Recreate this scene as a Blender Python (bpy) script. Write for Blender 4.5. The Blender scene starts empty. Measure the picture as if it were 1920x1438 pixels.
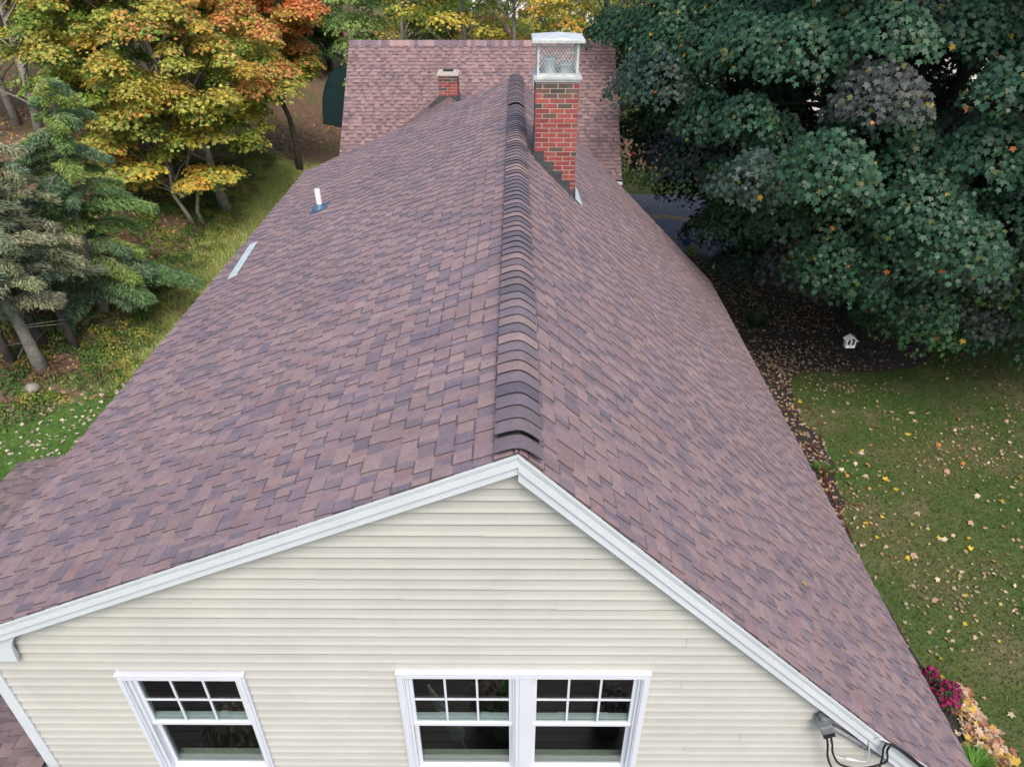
import bpy, math, random
import numpy as np
from mathutils import Vector, Matrix
R = math.radians
sc = bpy.context.scene
# ------------------------------------------------------------ camera, sky, sun
F = 1330.0; TH = math.atan(869 / F); YAW = 0.0044; CH = 10.0
cam_d = bpy.data.cameras.new('camera'); cam = bpy.data.objects.new('camera', cam_d)
sc.collection.objects.link(cam); sc.camera = cam
cam.location = (0, 0, CH); cam.rotation_euler = (math.pi / 2 - TH, 0, YAW)
cam_d.sensor_width = 36; cam_d.lens = 36 * F / 1920; cam_d.clip_start = .1; cam_d.clip_end = 3000
W = bpy.data.worlds.new('World'); sc.world = W; W.use_nodes = True
SUN_EL, SUN_AZ = R(54), R(166)      # azimuth clockwise from +Y
nt = W.node_tree; nt.nodes.clear()
so = nt.nodes.new('ShaderNodeOutputWorld'); bg = nt.nodes.new('ShaderNodeBackground'); sk = nt.nodes.new('ShaderNodeTexSky')
sk.sky_type = 'NISHITA'; sk.sun_disc = False; sk.sun_elevation = SUN_EL; sk.sun_rotation = SUN_AZ
sk.air_density = 1.0; sk.dust_density = 4.0; sk.ozone_density = 1.0
bg.inputs[1].default_value = .15
nt.links.new(sk.outputs[0], bg.inputs[0]); nt.links.new(bg.outputs[0], so.inputs[0])
sd = bpy.data.lights.new('sun', 'SUN'); sd.energy = 1.05; sd.angle = R(25); sd.color = (1, .90, .80)
sun = bpy.data.objects.new('sun', sd); sc.collection.objects.link(sun)
sdir = Vector((math.sin(SUN_AZ) * math.cos(SUN_EL), math.cos(SUN_AZ) * math.cos(SUN_EL), math.sin(SUN_EL)))
sun.rotation_euler = sdir.to_track_quat('Z', 'Y').to_euler(); sun.location = (0, -5, 30)
sc.view_settings.view_transform = 'Standard'; sc.view_settings.look = 'None'; sc.view_settings.gamma = 1
sc.view_settings.exposure = 0.78
sc.cycles.max_bounces = 6; sc.cycles.transparent_max_bounces = 16; sc.cycles.use_denoising = True

# ------------------------------------------------------------ helpers
col = sc.collection
rnd = random.Random(7)
rg = np.random.default_rng(11)

def sstep(t):
    t = np.clip(t, 0, 1); return t * t * (3 - 2 * t)
def gz(x, y):
    """height of the ground"""
    a = sstep((-8.5 - x) / 11.0) * 3.0 * sstep((y + 4) / 14.0)
    a = a + sstep((y - 34) / 40.0) * 1.2
    a = a + 0.12 * np.sin(x * .55 + 1) * np.sin(y * .4) * sstep((-9 - x) / 4.0)
    return a
def ray(px, py):
    u = (px - 960) / F; v = (719 - py) / F
    a, b, c = u, math.cos(TH) + v * math.sin(TH), -math.sin(TH) + v * math.cos(TH)
    return Vector((math.cos(YAW) * a - math.sin(YAW) * b, math.sin(YAW) * a + math.cos(YAW) * b, c))
def ground_at(px, py):
    r = ray(px, py); t = 5.0
    while t < 400:
        if CH + r.z * t < gz(r.x * t, r.y * t): break
        t += .05
    return Vector((r.x * t, r.y * t, float(gz(r.x * t, r.y * t))))
def at_y(px, py, Y):
    r = ray(px, py) * (Y / ray(px, py).y); return Vector((r.x, Y, CH + r.z))

def tag(o, label=None, cat=None, group=None, kind=None):
    if label: o['label'] = label
    if cat: o['category'] = cat
    if group: o['group'] = group
    if kind: o['kind'] = kind
    return o
def empty(name, loc, label=None, cat=None, group=None, rz=0):
    o = bpy.data.objects.new(name, None); col.objects.link(o); o.location = loc; o.rotation_euler.z = rz
    o.empty_display_size = .2
    return tag(o, label, cat, group)
def link(name, me, parent=None, m=None, world=True):
    o = bpy.data.objects.new(name, me); col.objects.link(o)
    if m is not None: me.materials.append(m)
    if parent is not None:
        o.parent = parent
        if world: # vertices are given in world space: undo the ancestors' offset
            off = Vector((0, 0, 0)); p = parent
            while p is not None: off += p.location; p = p.parent
            o.location = -off
    return o
def ch_copy(root, loc, rz=0, s=1.0, label=None, group=None, parent=None):
    c = root.copy(); col.objects.link(c); c.location = loc; c.rotation_euler.z = rz; c.scale = (s, s, s)
    if label: c['label'] = label
    if group: c['group'] = group
    for k in list(root.children):
        d = k.copy(); col.objects.link(d); d.parent = c
        for g in list(k.children):
            e = g.copy(); col.objects.link(e); e.parent = d
    return c

class MB:
    """collects faces (with a colour each) and builds ONE mesh object"""
    def __init__(s): s.v = []; s.f = []; s.c = []; s.col = (1, 1, 1)
    def face(s, pts, c=None):
        n = len(s.v); s.v.extend([tuple(p) for p in pts]); s.f.append(tuple(range(n, n + len(pts)))); s.c.append(c or s.col)
    def box(s, lo, hi, c=None, M=None):
        (a, b, d), (e, f, g) = lo, hi
        P = [(a, b, d), (e, b, d), (e, f, d), (a, f, d), (a, b, g), (e, b, g), (e, f, g), (a, f, g)]
        if M is not None: P = [tuple(M @ Vector(p)) for p in P]
        n = len(s.v); s.v.extend(P)
        for q in ((0, 3, 2, 1), (4, 5, 6, 7), (0, 1, 5, 4), (1, 2, 6, 5), (2, 3, 7, 6), (3, 0, 4, 7)):
            s.f.append(tuple(n + i for i in q)); s.c.append(c or s.col)
    def prism(s, poly, a, b, c=None, axis='y'):
        """poly (x,z) counter-clockwise seen from -y, extruded from y=a to y=b"""
        k = len(poly); n = len(s.v)
        mk = (lambda p, t: (p[0], t, p[1])) if axis == 'y' else ((lambda p, t: (t, p[0], p[1])) if axis == 'x' else (lambda p, t: (p[0], p[1], t)))
        s.v.extend([mk(p, a) for p in poly]); s.v.extend([mk(p, b) for p in poly])
        s.f.append(tuple(range(n, n + k))); s.c.append(c or s.col)
        s.f.append(tuple(range(n + 2 * k - 1, n + k - 1, -1))); s.c.append(c or s.col)
        for i in range(k):
            j = (i + 1) % k
            s.f.append((n + j, n + i, n + k + i, n + k + j)); s.c.append(c or s.col)
    def tube(s, pts, rad, seg=8, c=None, cap=True):
        pts = [Vector(p) for p in pts]; k = len(pts)
        if not hasattr(rad, '__len__'): rad = [rad] * k
        n = len(s.v); prev = None
        for i, p in enumerate(pts):
            t = (pts[min(i + 1, k - 1)] - pts[max(i - 1, 0)]).normalized()
            if prev is None: u = t.orthogonal().normalized()
            else:
                u = prev - t * prev.dot(t); u = u.normalized() if u.length > 1e-6 else t.orthogonal().normalized()
            prev = u; w = t.cross(u)
            for j in range(seg):
                a = 2 * math.pi * j / seg
                s.v.append(tuple(p + (u * math.cos(a) + w * math.sin(a)) * rad[i]))
        for i in range(k - 1):
            for j in range(seg):
                a = n + i * seg + j; b = n + i * seg + (j + 1) % seg
                s.f.append((a, b, b + seg, a + seg)); s.c.append(c or s.col)
        if cap:
            s.f.append(tuple(n + seg - 1 - j for j in range(seg))); s.c.append(c or s.col)
            s.f.append(tuple(n + (k - 1) * seg + j for j in range(seg))); s.c.append(c or s.col)
    def lathe(s, prof, cen=(0, 0, 0), seg=16, c=None):
        n = len(s.v); k = len(prof)
        for (r, z) in prof:
            for j in range(seg):
                a = 2 * math.pi * j / seg; s.v.append((cen[0] + r * math.cos(a), cen[1] + r * math.sin(a), cen[2] + z))
        for i in range(k - 1):
            for j in range(seg):
                a = n + i * seg + j; b = n + i * seg + (j + 1) % seg
                s.f.append((a, b, b + seg, a + seg)); s.c.append(c or s.col)
    def mesh(s, name, smooth=False):
        me = bpy.data.meshes.new(name); me.from_pydata(s.v, [], s.f)
        at = me.color_attributes.new('Col', 'FLOAT_COLOR', 'CORNER')
        lens = [len(f) for f in s.f]
        arr = np.repeat(np.array([tuple(c) + (1,) for c in s.c], dtype=np.float32), lens, axis=0)
        at.data.foreach_set('color', arr.ravel())
        if smooth: me.polygons.foreach_set('use_smooth', [True] * len(me.polygons))
        me.update(); return me
    def build(s, name, m, parent=None, smooth=False, world=True, bevel=0):
        o = link(name, s.mesh(name, smooth), parent, m, world)
        if bevel:
            b = o.modifiers.new('b', 'BEVEL'); b.width = bevel; b.segments = 2; b.limit_method = 'ANGLE'
        return o

def np_mesh(name, V, k, C):
    """V (N,k,3): N faces with own vertices, C (N,3) a colour each"""
    N = len(V); me = bpy.data.meshes.new(name)
    me.vertices.add(N * k); me.vertices.foreach_set('co', V.astype(np.float32).ravel())
    me.loops.add(N * k); me.loops.foreach_set('vertex_index', np.arange(N * k, dtype=np.int32))
    me.polygons.add(N); me.polygons.foreach_set('loop_start', np.arange(0, N * k, k, dtype=np.int32))
    me.polygons.foreach_set('loop_total', np.full(N, k, dtype=np.int32))
    at = me.color_attributes.new('Col', 'FLOAT_COLOR', 'POINT')
    cc = np.ones((N, k, 4), dtype=np.float32); cc[:, :, :3] = C[:, None, :]
    at.data.foreach_set('color', cc.ravel())
    me.update(calc_edges=True); return me
MAPLE = np.array([(0, 0), (.42, -.1), (.34, .16), (.60, .50), (.24, .52), (.0, 1), (-.24, .52), (-.60, .50), (-.34, .16), (-.42, -.1)])
LOBE = np.array([(0, 0), (.42, .0), (.56, .46), (.24, .62), (0, 1), (-.24, .62), (-.56, .46), (-.42, 0)])
OVAL = np.array([(0, 0), (.28, .35), (.2, .75), (0, 1), (-.2, .75), (-.28, .35)])
QUADL = np.array([(0, 0), (.4, .45), (0, 1), (-.4, .45)])
NEED = np.array([(0, 0), (.05, .3), (0, 1), (-.05, .3)])
def leaves(P, Nn, T, S, C, shape, fold=.12):
    """P centres, Nn normals, T hanging direction hints, S sizes, C colours -> (V,k,C)"""
    Nn = Nn / (np.linalg.norm(Nn, axis=1, keepdims=True) + 1e-9)
    T = T - Nn * (T * Nn).sum(1, keepdims=True); T = T / (np.linalg.norm(T, axis=1, keepdims=True) + 1e-9)
    B = np.cross(Nn, T)
    sh = shape
    V = P[:, None, :] + S[:, None, None] * (B[:, None, :] * sh[None, :, 0, None] + T[:, None, :] * (sh[None, :, 1, None] - .4)
        - Nn[:, None, :] * (fold * (np.abs(sh[None, :, 0, None]) * 1.2 + (sh[None, :, 1, None]) ** 2 * .8)))
    return V, len(sh), C
def rand_dirs(n, g=rg):
    d = g.normal(size=(n, 3)); return d / np.linalg.norm(d, axis=1, keepdims=True)

# ------------------------------------------------------------ materials
def mat(name, color=(.5, .5, .5), rough=.7, attr=False, metal=0, spec=.5, noise=None, bump=None, var=None, alpha=None, trans=0):
    """noise=(scale, dark mult, light mult); bump=(scale, strength, distance)"""
    m = bpy.data.materials.new(name); m.use_nodes = True; n = m.node_tree.nodes; l = m.node_tree.links
    p = n['Principled BSDF']; p.inputs['Roughness'].default_value = rough; p.inputs['Metallic'].default_value = metal
    p.inputs['Specular IOR Level'].default_value = spec
    out = None
    tc = n.new('ShaderNodeTexCoord')
    if attr:
        a = n.new('ShaderNodeAttribute'); a.attribute_name = 'Col'; out = a.outputs['Color']
        if color != (1, 1, 1):
            mm = n.new('ShaderNodeMix'); mm.data_type = 'RGBA'; mm.blend_type = 'MULTIPLY'; mm.inputs[0].default_value = 1
            l.new(out, mm.inputs[6]); mm.inputs[7].default_value = (*color, 1); out = mm.outputs[2]
    else:
        c = n.new('ShaderNodeRGB'); c.outputs[0].default_value = (*color, 1); out = c.outputs[0]
    for ns in (noise if isinstance(noise, list) else ([noise] if noise else [])):
        t = n.new('ShaderNodeTexNoise'); t.inputs['Scale'].default_value = ns[0]; t.inputs['Detail'].default_value = 6
        t.inputs['Roughness'].default_value = .65
        l.new(tc.outputs['Object'], t.inputs['Vector'])
        mr = n.new('ShaderNodeMapRange'); mr.inputs[1].default_value = .3; mr.inputs[2].default_value = .7
        mr.inputs[3].default_value = ns[1]; mr.inputs[4].default_value = ns[2]; l.new(t.outputs['Fac'], mr.inputs[0])
        mm = n.new('ShaderNodeVectorMath'); mm.operation = 'SCALE'; l.new(out, mm.inputs[0]); l.new(mr.outputs[0], mm.inputs['Scale']); out = mm.outputs[0]
    l.new(out, p.inputs['Base Color'])
    if bump:
        t = n.new('ShaderNodeTexNoise'); t.inputs['Scale'].default_value = bump[0]; t.inputs['Detail'].default_value = 5
        l.new(tc.outputs['Object'], t.inputs['Vector'])
        b = n.new('ShaderNodeBump'); b.inputs['Strength'].default_value = bump[1]; b.inputs['Distance'].default_value = bump[2]
        l.new(t.outputs['Fac'], b.inputs['Height']); l.new(b.outputs[0], p.inputs['Normal'])
    return m
def leaf_mat(name, trans=.3, rough=.45, spec=.4):
    m = bpy.data.materials.new(name); m.use_nodes = True; n = m.node_tree.nodes; l = m.node_tree.links
    p = n['Principled BSDF']; p.inputs['Roughness'].default_value = rough; p.inputs['Specular IOR Level'].default_value = spec
    a = n.new('ShaderNodeAttribute'); a.attribute_name = 'Col'; l.new(a.outputs['Color'], p.inputs['Base Color'])
    t = n.new('ShaderNodeBsdfTranslucent'); l.new(a.outputs['Color'], t.inputs['Color'])
    mx = n.new('ShaderNodeMixShader'); mx.inputs[0].default_value = trans
    l.new(p.outputs[0], mx.inputs[1]); l.new(t.outputs[0], mx.inputs[2]); l.new(mx.outputs[0], n['Material Output'].inputs[0])
    return m
def glass_mat():
    m = bpy.data.materials.new('window_glass'); m.use_nodes = True; n = m.node_tree.nodes; l = m.node_tree.links
    n.remove(n['Principled BSDF'])
    t = n.new('ShaderNodeBsdfTransparent'); t.inputs[0].default_value = (.78, .835, .805, 1)
    g = n.new('ShaderNodeBsdfGlossy'); g.inputs['Roughness'].default_value = .01
    lw = n.new('ShaderNodeLayerWeight'); lw.inputs[0].default_value = .5
    pw = n.new('ShaderNodeMath'); pw.operation = 'POWER'; l.new(lw.outputs['Facing'], pw.inputs[0]); pw.inputs[1].default_value = 4.5
    fr = n.new('ShaderNodeMath'); fr.operation = 'MULTIPLY_ADD'; l.new(pw.outputs[0], fr.inputs[0]); fr.inputs[1].default_value = .92; fr.inputs[2].default_value = .06
    mx = n.new('ShaderNodeMixShader'); l.new(fr.outputs[0], mx.inputs[0]); l.new(t.outputs[0], mx.inputs[1]); l.new(g.outputs[0], mx.inputs[2])
    l.new(mx.outputs[0], n['Material Output'].inputs[0]); return m

M = {}
M['shingle'] = mat('roof_shingle', (1, 1, 1), .82, attr=True, spec=.35, noise=[(170, .62, 1.40), (1.1, .9, 1.1), (14, .88, 1.12)], bump=(200, .6, .004))
M['far_shingle'] = mat('far_roof_shingle', (1, 1, 1), .85, attr=True, spec=.3, noise=[(120, .8, 1.2), (.8, .86, 1.12)], bump=(200, .4, .003))
M['siding'] = mat('vinyl_siding', (1, 1, 1), .5, attr=True, noise=[(1.3, .93, 1.05), (30, .97, 1.02)], bump=(3, .25, .02))
M['trim'] = mat('white_trim', (.60, .65, .70), .42, noise=[(3, .93, 1.03), (40, .95, 1.02)], bump=(30, .08, .002))
M['wintrim'] = mat('white_vinyl_frame', (.62, .66, .73), .4, noise=[(4, .96, 1.02)])
M['stool'] = mat('painted_stool', (.34, .37, .33), .5)
M['dark'] = mat('drip_edge_dark', (.025, .022, .022), .7)
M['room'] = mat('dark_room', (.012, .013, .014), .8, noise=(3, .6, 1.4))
M['glass'] = glass_mat()
M['brick'] = mat('brick', (1, 1, 1), .85, attr=True, noise=[(3, .75, 1.15), (25, .68, 1.25), (140, .8, 1.15)], bump=(90, .5, .004))
M['mortar'] = mat('mortar', (.46, .42, .38), .95, noise=[(30, .7, 1.15)], bump=(120, .4, .004))
M['metal'] = mat('galvanised_metal', (.58, .68, .72), .45, metal=.2, noise=[(9, .8, 1.15), (50, .9, 1.06)])
M['whitemetal'] = mat('pale_painted_metal', (.56, .61, .60), .45, metal=.1, noise=[(9, .72, 1.08), (40, .85, 1.05)], bump=(12, .4, .01))
M['tar'] = mat('tarred_flashing', (.05, .052, .055), .75, noise=[(18, .5, 1.6)], bump=(40, .8, .01))
M['pvc'] = mat('white_pvc', (.84, .84, .82), .35, noise=(20, .93, 1.02))
M['boot'] = mat('rubber_boot', (.045, .11, .19), .45, noise=(30, .7, 1.2))
M['black'] = mat('black_cable', (.012, .012, .013), .45)
M['grey'] = mat('grey_conduit', (.2, .215, .24), .55, metal=.3, noise=[(20, .75, 1.15)])
M['wire'] = mat('pale_wire', (.6, .62, .64), .4)
M['leaf'] = leaf_mat('maple_leaf', .25, .5, .4)
M['yleaf'] = leaf_mat('autumn_leaf', .45, .5, .35)
M['needle'] = leaf_mat('conifer_needles', .2, .55, .3)
M['dryleaf'] = leaf_mat('dry_leaf', .2, .7, .2)
M['grass'] = leaf_mat('grass_blades', .35, .55, .25)
M['bark'] = mat('bark', (.075, .065, .055), .9, noise=[(6, .5, 1.5), (40, .7, 1.3)], bump=(25, .9, .03))
M['paleb'] = mat('pale_bark', (.27, .25, .22), .9, noise=[(5, .5, 1.3), (35, .65, 1.3)], bump=(25, .8, .02))
M['asphalt'] = mat('asphalt', (.12, .13, .165), .8, noise=[(60, .75, 1.25), (.7, .9, 1.12)], bump=(200, .3, .004))
M['mulch'] = mat('mulch', (.024, .019, .016), .95, noise=[(30, .4, 1.9), (3, .7, 1.4)], bump=(25, 1, .05))
M['yellow'] = mat('yellow_road_paint', (.55, .32, .04), .7, noise=(20, .6, 1.1))
M['green_tarp'] = mat('green_tarp', (.014, .040, .045), .38, noise=[(4, .75, 1.3)], bump=(6, .3, .03))
M['red'] = mat('red_hose', (.20, .012, .025), .5)
M['stone'] = mat('stone', (.28, .26, .23), .9, noise=(8, .6, 1.3), bump=(12, .8, .03))
M['attr'] = mat('painted', (1, 1, 1), .6, attr=True, noise=(10, .9, 1.08))
M['cloth'] = mat('cloth', (1, 1, 1), .9, attr=True, noise=(12, .8, 1.15))

def ground_mat():
    m = bpy.data.materials.new('ground'); m.use_nodes = True; n = m.node_tree.nodes; l = m.node_tree.links
    p = n['Principled BSDF']; p.inputs['Roughness'].default_value = .95; p.inputs['Specular IOR Level'].default_value = .15
    geo = n.new('ShaderNodeNewGeometry'); sep = n.new('ShaderNodeSeparateXYZ'); l.new(geo.outputs['Position'], sep.inputs[0])
    def noise(s, d=6, r=.6):
        t = n.new('ShaderNodeTexNoise'); t.inputs['Scale'].default_value = s; t.inputs['Detail'].default_value = d; t.inputs['Roughness'].default_value = r
        l.new(geo.outputs['Position'], t.inputs['Vector']); return t.outputs['Fac']
    def ramp(f, stops):
        r = n.new('ShaderNodeValToRGB'); l.new(f, r.inputs[0]); e = r.color_ramp.elements
        while len(e) < len(stops): e.new(.5)
        for i, (q, c) in enumerate(stops): e[i].position = q; e[i].color = (*c, 1)
        return r.outputs[0]
    def mix(f, a, b, t='MIX'):
        x = n.new('ShaderNodeMix'); x.data_type = 'RGBA'; x.blend_type = t
        if isinstance(f, float): x.inputs[0].default_value = f
        else: l.new(f, x.inputs[0])
        l.new(a, x.inputs[6]); l.new(b, x.inputs[7]); return x.outputs[2]
    def math_(op, a, b=None, c=None):
        x = n.new('ShaderNodeMath'); x.operation = op
        for i, q in enumerate((a, b, c)):
            if q is None: continue
            if isinstance(q, (int, float)): x.inputs[i].default_value = q
            else: l.new(q, x.inputs[i])
        return x.outputs[0]
    def band(v, lo, hi):
        r = n.new('ShaderNodeMapRange'); r.interpolation_type = 'SMOOTHSTEP'
        r.inputs[1].default_value = lo; r.inputs[2].default_value = hi; l.new(v, r.inputs[0]); return r.outputs[0]
    lawnR = mix(ramp(noise(.45), [(.40, (0, 0, 0)), (.62, (1, 1, 1))]),
                ramp(noise(9), [(.3, (.035, .075, .018)), (.7, (.075, .13, .032))]),
                ramp(noise(11), [(.3, (.07, .085, .03)), (.7, (.14, .14, .06))]))
    lawnL = ramp(noise(5), [(.3, (.045, .10, .02)), (.7, (.10, .18, .04))])
    wood = mix(ramp(noise(.6), [(.52, (0, 0, 0)), (.68, (1, 1, 1))]),
               ramp(noise(7, 8, .75), [(.3, (.06, .042, .028)), (.5, (.16, .105, .072)), (.72, (.30, .20, .14))]),
               ramp(noise(8, 8, .7), [(.3, (.04, .06, .02)), (.7, (.13, .17, .05))]))
    lawnR = mix(ramp(noise(.9, 4), [(.54, (0, 0, 0)), (.70, (.7, .7, .7))]), lawnR, ramp(noise(14), [(.3, (.11, .10, .055)), (.7, (.19, .165, .10))]))
    tall = ramp(noise(3, 8, .7), [(.3, (.20, .25, .06)), (.7, (.38, .42, .15))])
    wob = math_('MULTIPLY', math_('SUBTRACT', noise(.5), .5), 3.0)
    xx = math_('ADD', sep.outputs[0], wob); yy = math_('ADD', sep.outputs[1], wob)
    left = band(xx, -5.5, -6.5)
    wob2 = math_('MULTIPLY', math_('SUBTRACT', noise(1.2), .5), 1.2)
    woodm = math_('MAXIMUM', band(math_('ADD', math_('ADD', sep.outputs[0], wob2), math_('MULTIPLY', sep.outputs[1], .09)), -8.7, -9.2), band(yy, 33.5, 35.5))
    lawnlm = math_('MULTIPLY', band(math_('ADD', math_('ADD', sep.outputs[1], wob2), math_('MULTIPLY', sep.outputs[0], -1.72)), 32.9, 32.1), left)
    c = mix(left, lawnR, tall); c = mix(woodm, c, wood); c = mix(lawnlm, c, lawnL)
    far = band(sep.outputs[1], 70, 90); c = mix(far, c, lawnL)
    l.new(c, p.inputs['Base Color'])
    b = n.new('ShaderNodeBump'); b.inputs['Strength'].default_value = .6; b.inputs['Distance'].default_value = .04
    l.new(noise(30), b.inputs['Height']); l.new(b.outputs[0], p.inputs['Normal'])
    return m
M['ground'] = ground_mat()

# ------------------------------------------------------------ ground, road, bed
def make_ground():
    xs = np.concatenate([np.array([-900, -400, -200, -120, -80]), np.arange(-60, 61, 1.0), np.array([80, 120, 200, 400, 900])])
    ys = np.concatenate([np.array([-300, -100, -40, -20]), np.arange(-10, 101, 1.0), np.array([120, 160, 250, 400, 900, 1600])])
    X, Y = np.meshgrid(xs, ys); Z = gz(X, Y)
    v = np.stack([X, Y, Z], -1).reshape(-1, 3); nx = len(xs)
    f = [(j * nx + i, j * nx + i + 1, (j + 1) * nx + i + 1, (j + 1) * nx + i) for j in range(len(ys) - 1) for i in range(nx - 1)]
    me = bpy.data.meshes.new('ground'); me.from_pydata([tuple(q) for q in v], [], f)
    me.polygons.foreach_set('use_smooth', [True] * len(f))
    tag(link('ground', me, None, M['ground']), kind='structure')
make_ground()
def sheet(name, pts, z, m, kind='structure'):
    b = MB(); b.face([(x, y, z) for x, y in pts]); o = b.build(name, m); tag(o, kind=kind); return o
near_edge = [(3.2, 24.9), (5.0, 24.4), (6.9, 23.6), (9.5, 21.9), (12, 20.2), (14.6, 17.9), (19, 13.5), (24, 6), (27, -8), (29, -40)]
far_edge = [(37, -40), (34.5, -8), (31, 8), (26, 17), (20, 23.6), (15.5, 27), (11, 29.2), (7, 30.3), (3.2, 30.5)]
sheet('road', near_edge + far_edge, .006, M['asphalt'])
b = MB()
cl = [(3.2, 27.8), (6, 27.6), (9, 26.4), (12.5, 24.0), (16.5, 20.7), (22, 14.5), (27.5, 6), (30.5, -8)]
for s in (-.12, .12):
    for i in range(len(cl) - 1):
        a, c = Vector((*cl[i], 0)), Vector((*cl[i + 1], 0)); t = (c - a).normalized(); n_ = Vector((-t.y, t.x, 0))
        p = [a + n_ * (s - .05), a + n_ * (s + .05), c + n_ * (s + .05), c + n_ * (s - .05)]
        b.face([(q.x, q.y, .011) for q in p][::-1])
tag(b.build('road_marking', M['yellow']), kind='structure')
# mulch bed: strip along the house opening to a rounded bed under the maple
bed = [(4.3, 24.2), (6.9, 23.4), (8.9, 22.3), (10.6, 21.0), (11.6, 19.4), (11.7, 17.6), (11.3, 16.6), (10.6, 16.1), (9.7, 15.9), (8.6, 15.9), (7.7, 15.9), (7.2, 15.6), (7.0, 14.9),
       (6.9, 13.7), (7.1, 12.9), (6.95, 11.9), (6.75, 10.9), (6.5, 10.0), (6.4, 8.8), (6.5, 7.5), (6.65, 6.8), (6.6, 6.1), (6.7, 5.5), (6.7, 4.2), (6.8, 3.2), (6.6, 2.0), (4.3, 2.0)]
bb = []
for i in range(len(bed)):
    a = Vector(bed[i]); c = Vector(bed[(i + 1) % len(bed)]); k = max(1, int((c - a).length / .25))
    for j in range(k):
        q = a.lerp(c, j / k); bb.append((q.x + (rnd.uniform(-.05, .05) if q.x > 4.4 else 0), q.y + rnd.uniform(-.05, .05)))
sheet('mulch_bed', bb, .01, M['mulch'])
def in_poly(x, y, poly):
    ins = False; n = len(poly)
    for i in range(n):
        x1, y1 = poly[i]; x2, y2 = poly[(i + 1) % n]
        if (y1 > y) != (y2 > y) and x < (x2 - x1) * (y - y1) / (y2 - y1) + x1: ins = not ins
    return ins

# ------------------------------------------------------------ house
RX, RZ = .025, CH - 2.724          # ridge
Y0, Y1 = 3.40, 15.88               # rakes
SR, SL = .983, .424                # slopes right and left
XE_R, XE_L = 4.75, -4.71           # eaves
WY = 3.55; WX = 4.29               # gable wall, half width
house = empty('house', (0, WY, 0), 'long cream sided house with a purple brown shingle roof and a brick chimney', 'house')
PAL_L = [(.255, .180, .180), (.235, .167, .172), (.27, .195, .188), (.222, .158, .168), (.245, .176, .182), (.232, .152, .155)]
PAL_D = [(.160, .128, .152), (.172, .136, .156), (.186, .142, .160), (.148, .122, .146), (.198, .148, .162), (.21, .155, .168)]
PAL_L = [(a * 1.01, b * 1.015, c * 1.02) for a, b, c in PAL_L]; PAL_D = [(a * .96, b * 1.0, c * 1.04) for a, b, c in PAL_D]
def jit(c, a=.06):
    k = 1 + rnd.uniform(-a, a); return (c[0] * k * .985, c[1] * k * .99, c[2] * k * (1 + rnd.uniform(-.03, .03)))
def shingles(mb, org, along, down, nrm, L, S, e=.143, tooth=(.085, .19), gap=(.07, .16), th=.008, pl=PAL_L, pd=PAL_D, clip=None, first=0):
    """courses from the eave up. org: ridge start corner; along x L, down x S"""
    nc = int(math.ceil(S / e))
    for i in range(nc):
        d1 = S - i * e; d0 = max(0, d1 - e)
        lo, hi = (0, L) if clip is None else clip((d0 + d1) / 2)
        y = lo - rnd.uniform(0, .2); tt = bool(i % 2)
        def P(a, d, h): return org + along * a + down * d + nrm * h
        while y < hi:
            w = rnd.uniform(*(tooth if tt else gap)); a, c = max(lo, y), min(hi, y + w); y += w
            if c - a > .002:
                pal = pl if (rnd.random() < (.76 if tt else .30)) else pd
                cc = jit(rnd.choice(pal), .05); mn = pl[0] if pl is PAL_L else cc; cc = tuple(q * .82 + w_ * .18 * .9 for q, w_ in zip(cc, mn))
                hb, ht = (2 * th, th * 1.05) if tt else (th, 0)
                if c - a > .09 and rnd.random() < .45:
                    m_ = a + (c - a) * rnd.uniform(.3, .7); c2_ = jit(rnd.choice(pl if rnd.random() < .5 else pd), .05)
                    mb.face([P(a, d1, hb), P(m_, d1, hb), P(m_, d0, ht), P(a, d0, ht)], c2_); mb.face([P(m_, d1, hb), P(c, d1, hb), P(c, d0, ht), P(m_, d0, ht)], cc)
                else: mb.face([P(a, d1, hb), P(c, d1, hb), P(c, d0, ht), P(a, d0, ht)], cc)
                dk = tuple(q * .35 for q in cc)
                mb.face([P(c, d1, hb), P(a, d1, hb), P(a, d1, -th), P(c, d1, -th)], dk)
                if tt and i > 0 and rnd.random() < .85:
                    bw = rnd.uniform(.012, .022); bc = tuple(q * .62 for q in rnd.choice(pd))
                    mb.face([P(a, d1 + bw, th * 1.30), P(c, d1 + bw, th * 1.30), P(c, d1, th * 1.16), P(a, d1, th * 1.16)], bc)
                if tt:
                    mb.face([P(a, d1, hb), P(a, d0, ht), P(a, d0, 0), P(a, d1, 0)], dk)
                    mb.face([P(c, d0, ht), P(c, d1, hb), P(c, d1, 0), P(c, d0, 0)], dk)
            tt = not tt
def slope(side):
    s = SR if side > 0 else SL; xe = XE_R if side > 0 else XE_L
    down = Vector((side, 0, -s)).normalized(); nrm = Vector((side * s, 0, 1)).normalized()
    S = abs(xe - RX) * math.sqrt(1 + s * s)
    return down, nrm, S
for side in (-1, 1):
    down, nrm, S = slope(side)
    mb = MB(); org = Vector((RX, Y0 - .012, RZ))
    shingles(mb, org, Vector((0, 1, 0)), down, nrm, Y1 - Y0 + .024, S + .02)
    # underlay slab
    a = RX; z = RZ
    e = Vector((RX, 0, RZ)) + down * S
    pl = [(RX, RZ - .006), (e.x, e.z - .006), (e.x, e.z - .03), (RX, RZ - .03)]
    mb.prism(pl if side > 0 else pl[::-1], Y0, Y1, (.02, .018, .018))
    ro = mb.build('roof', M['shingle'], house)
    if side < 0: roofL = ro
    else: roofR = ro
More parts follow.
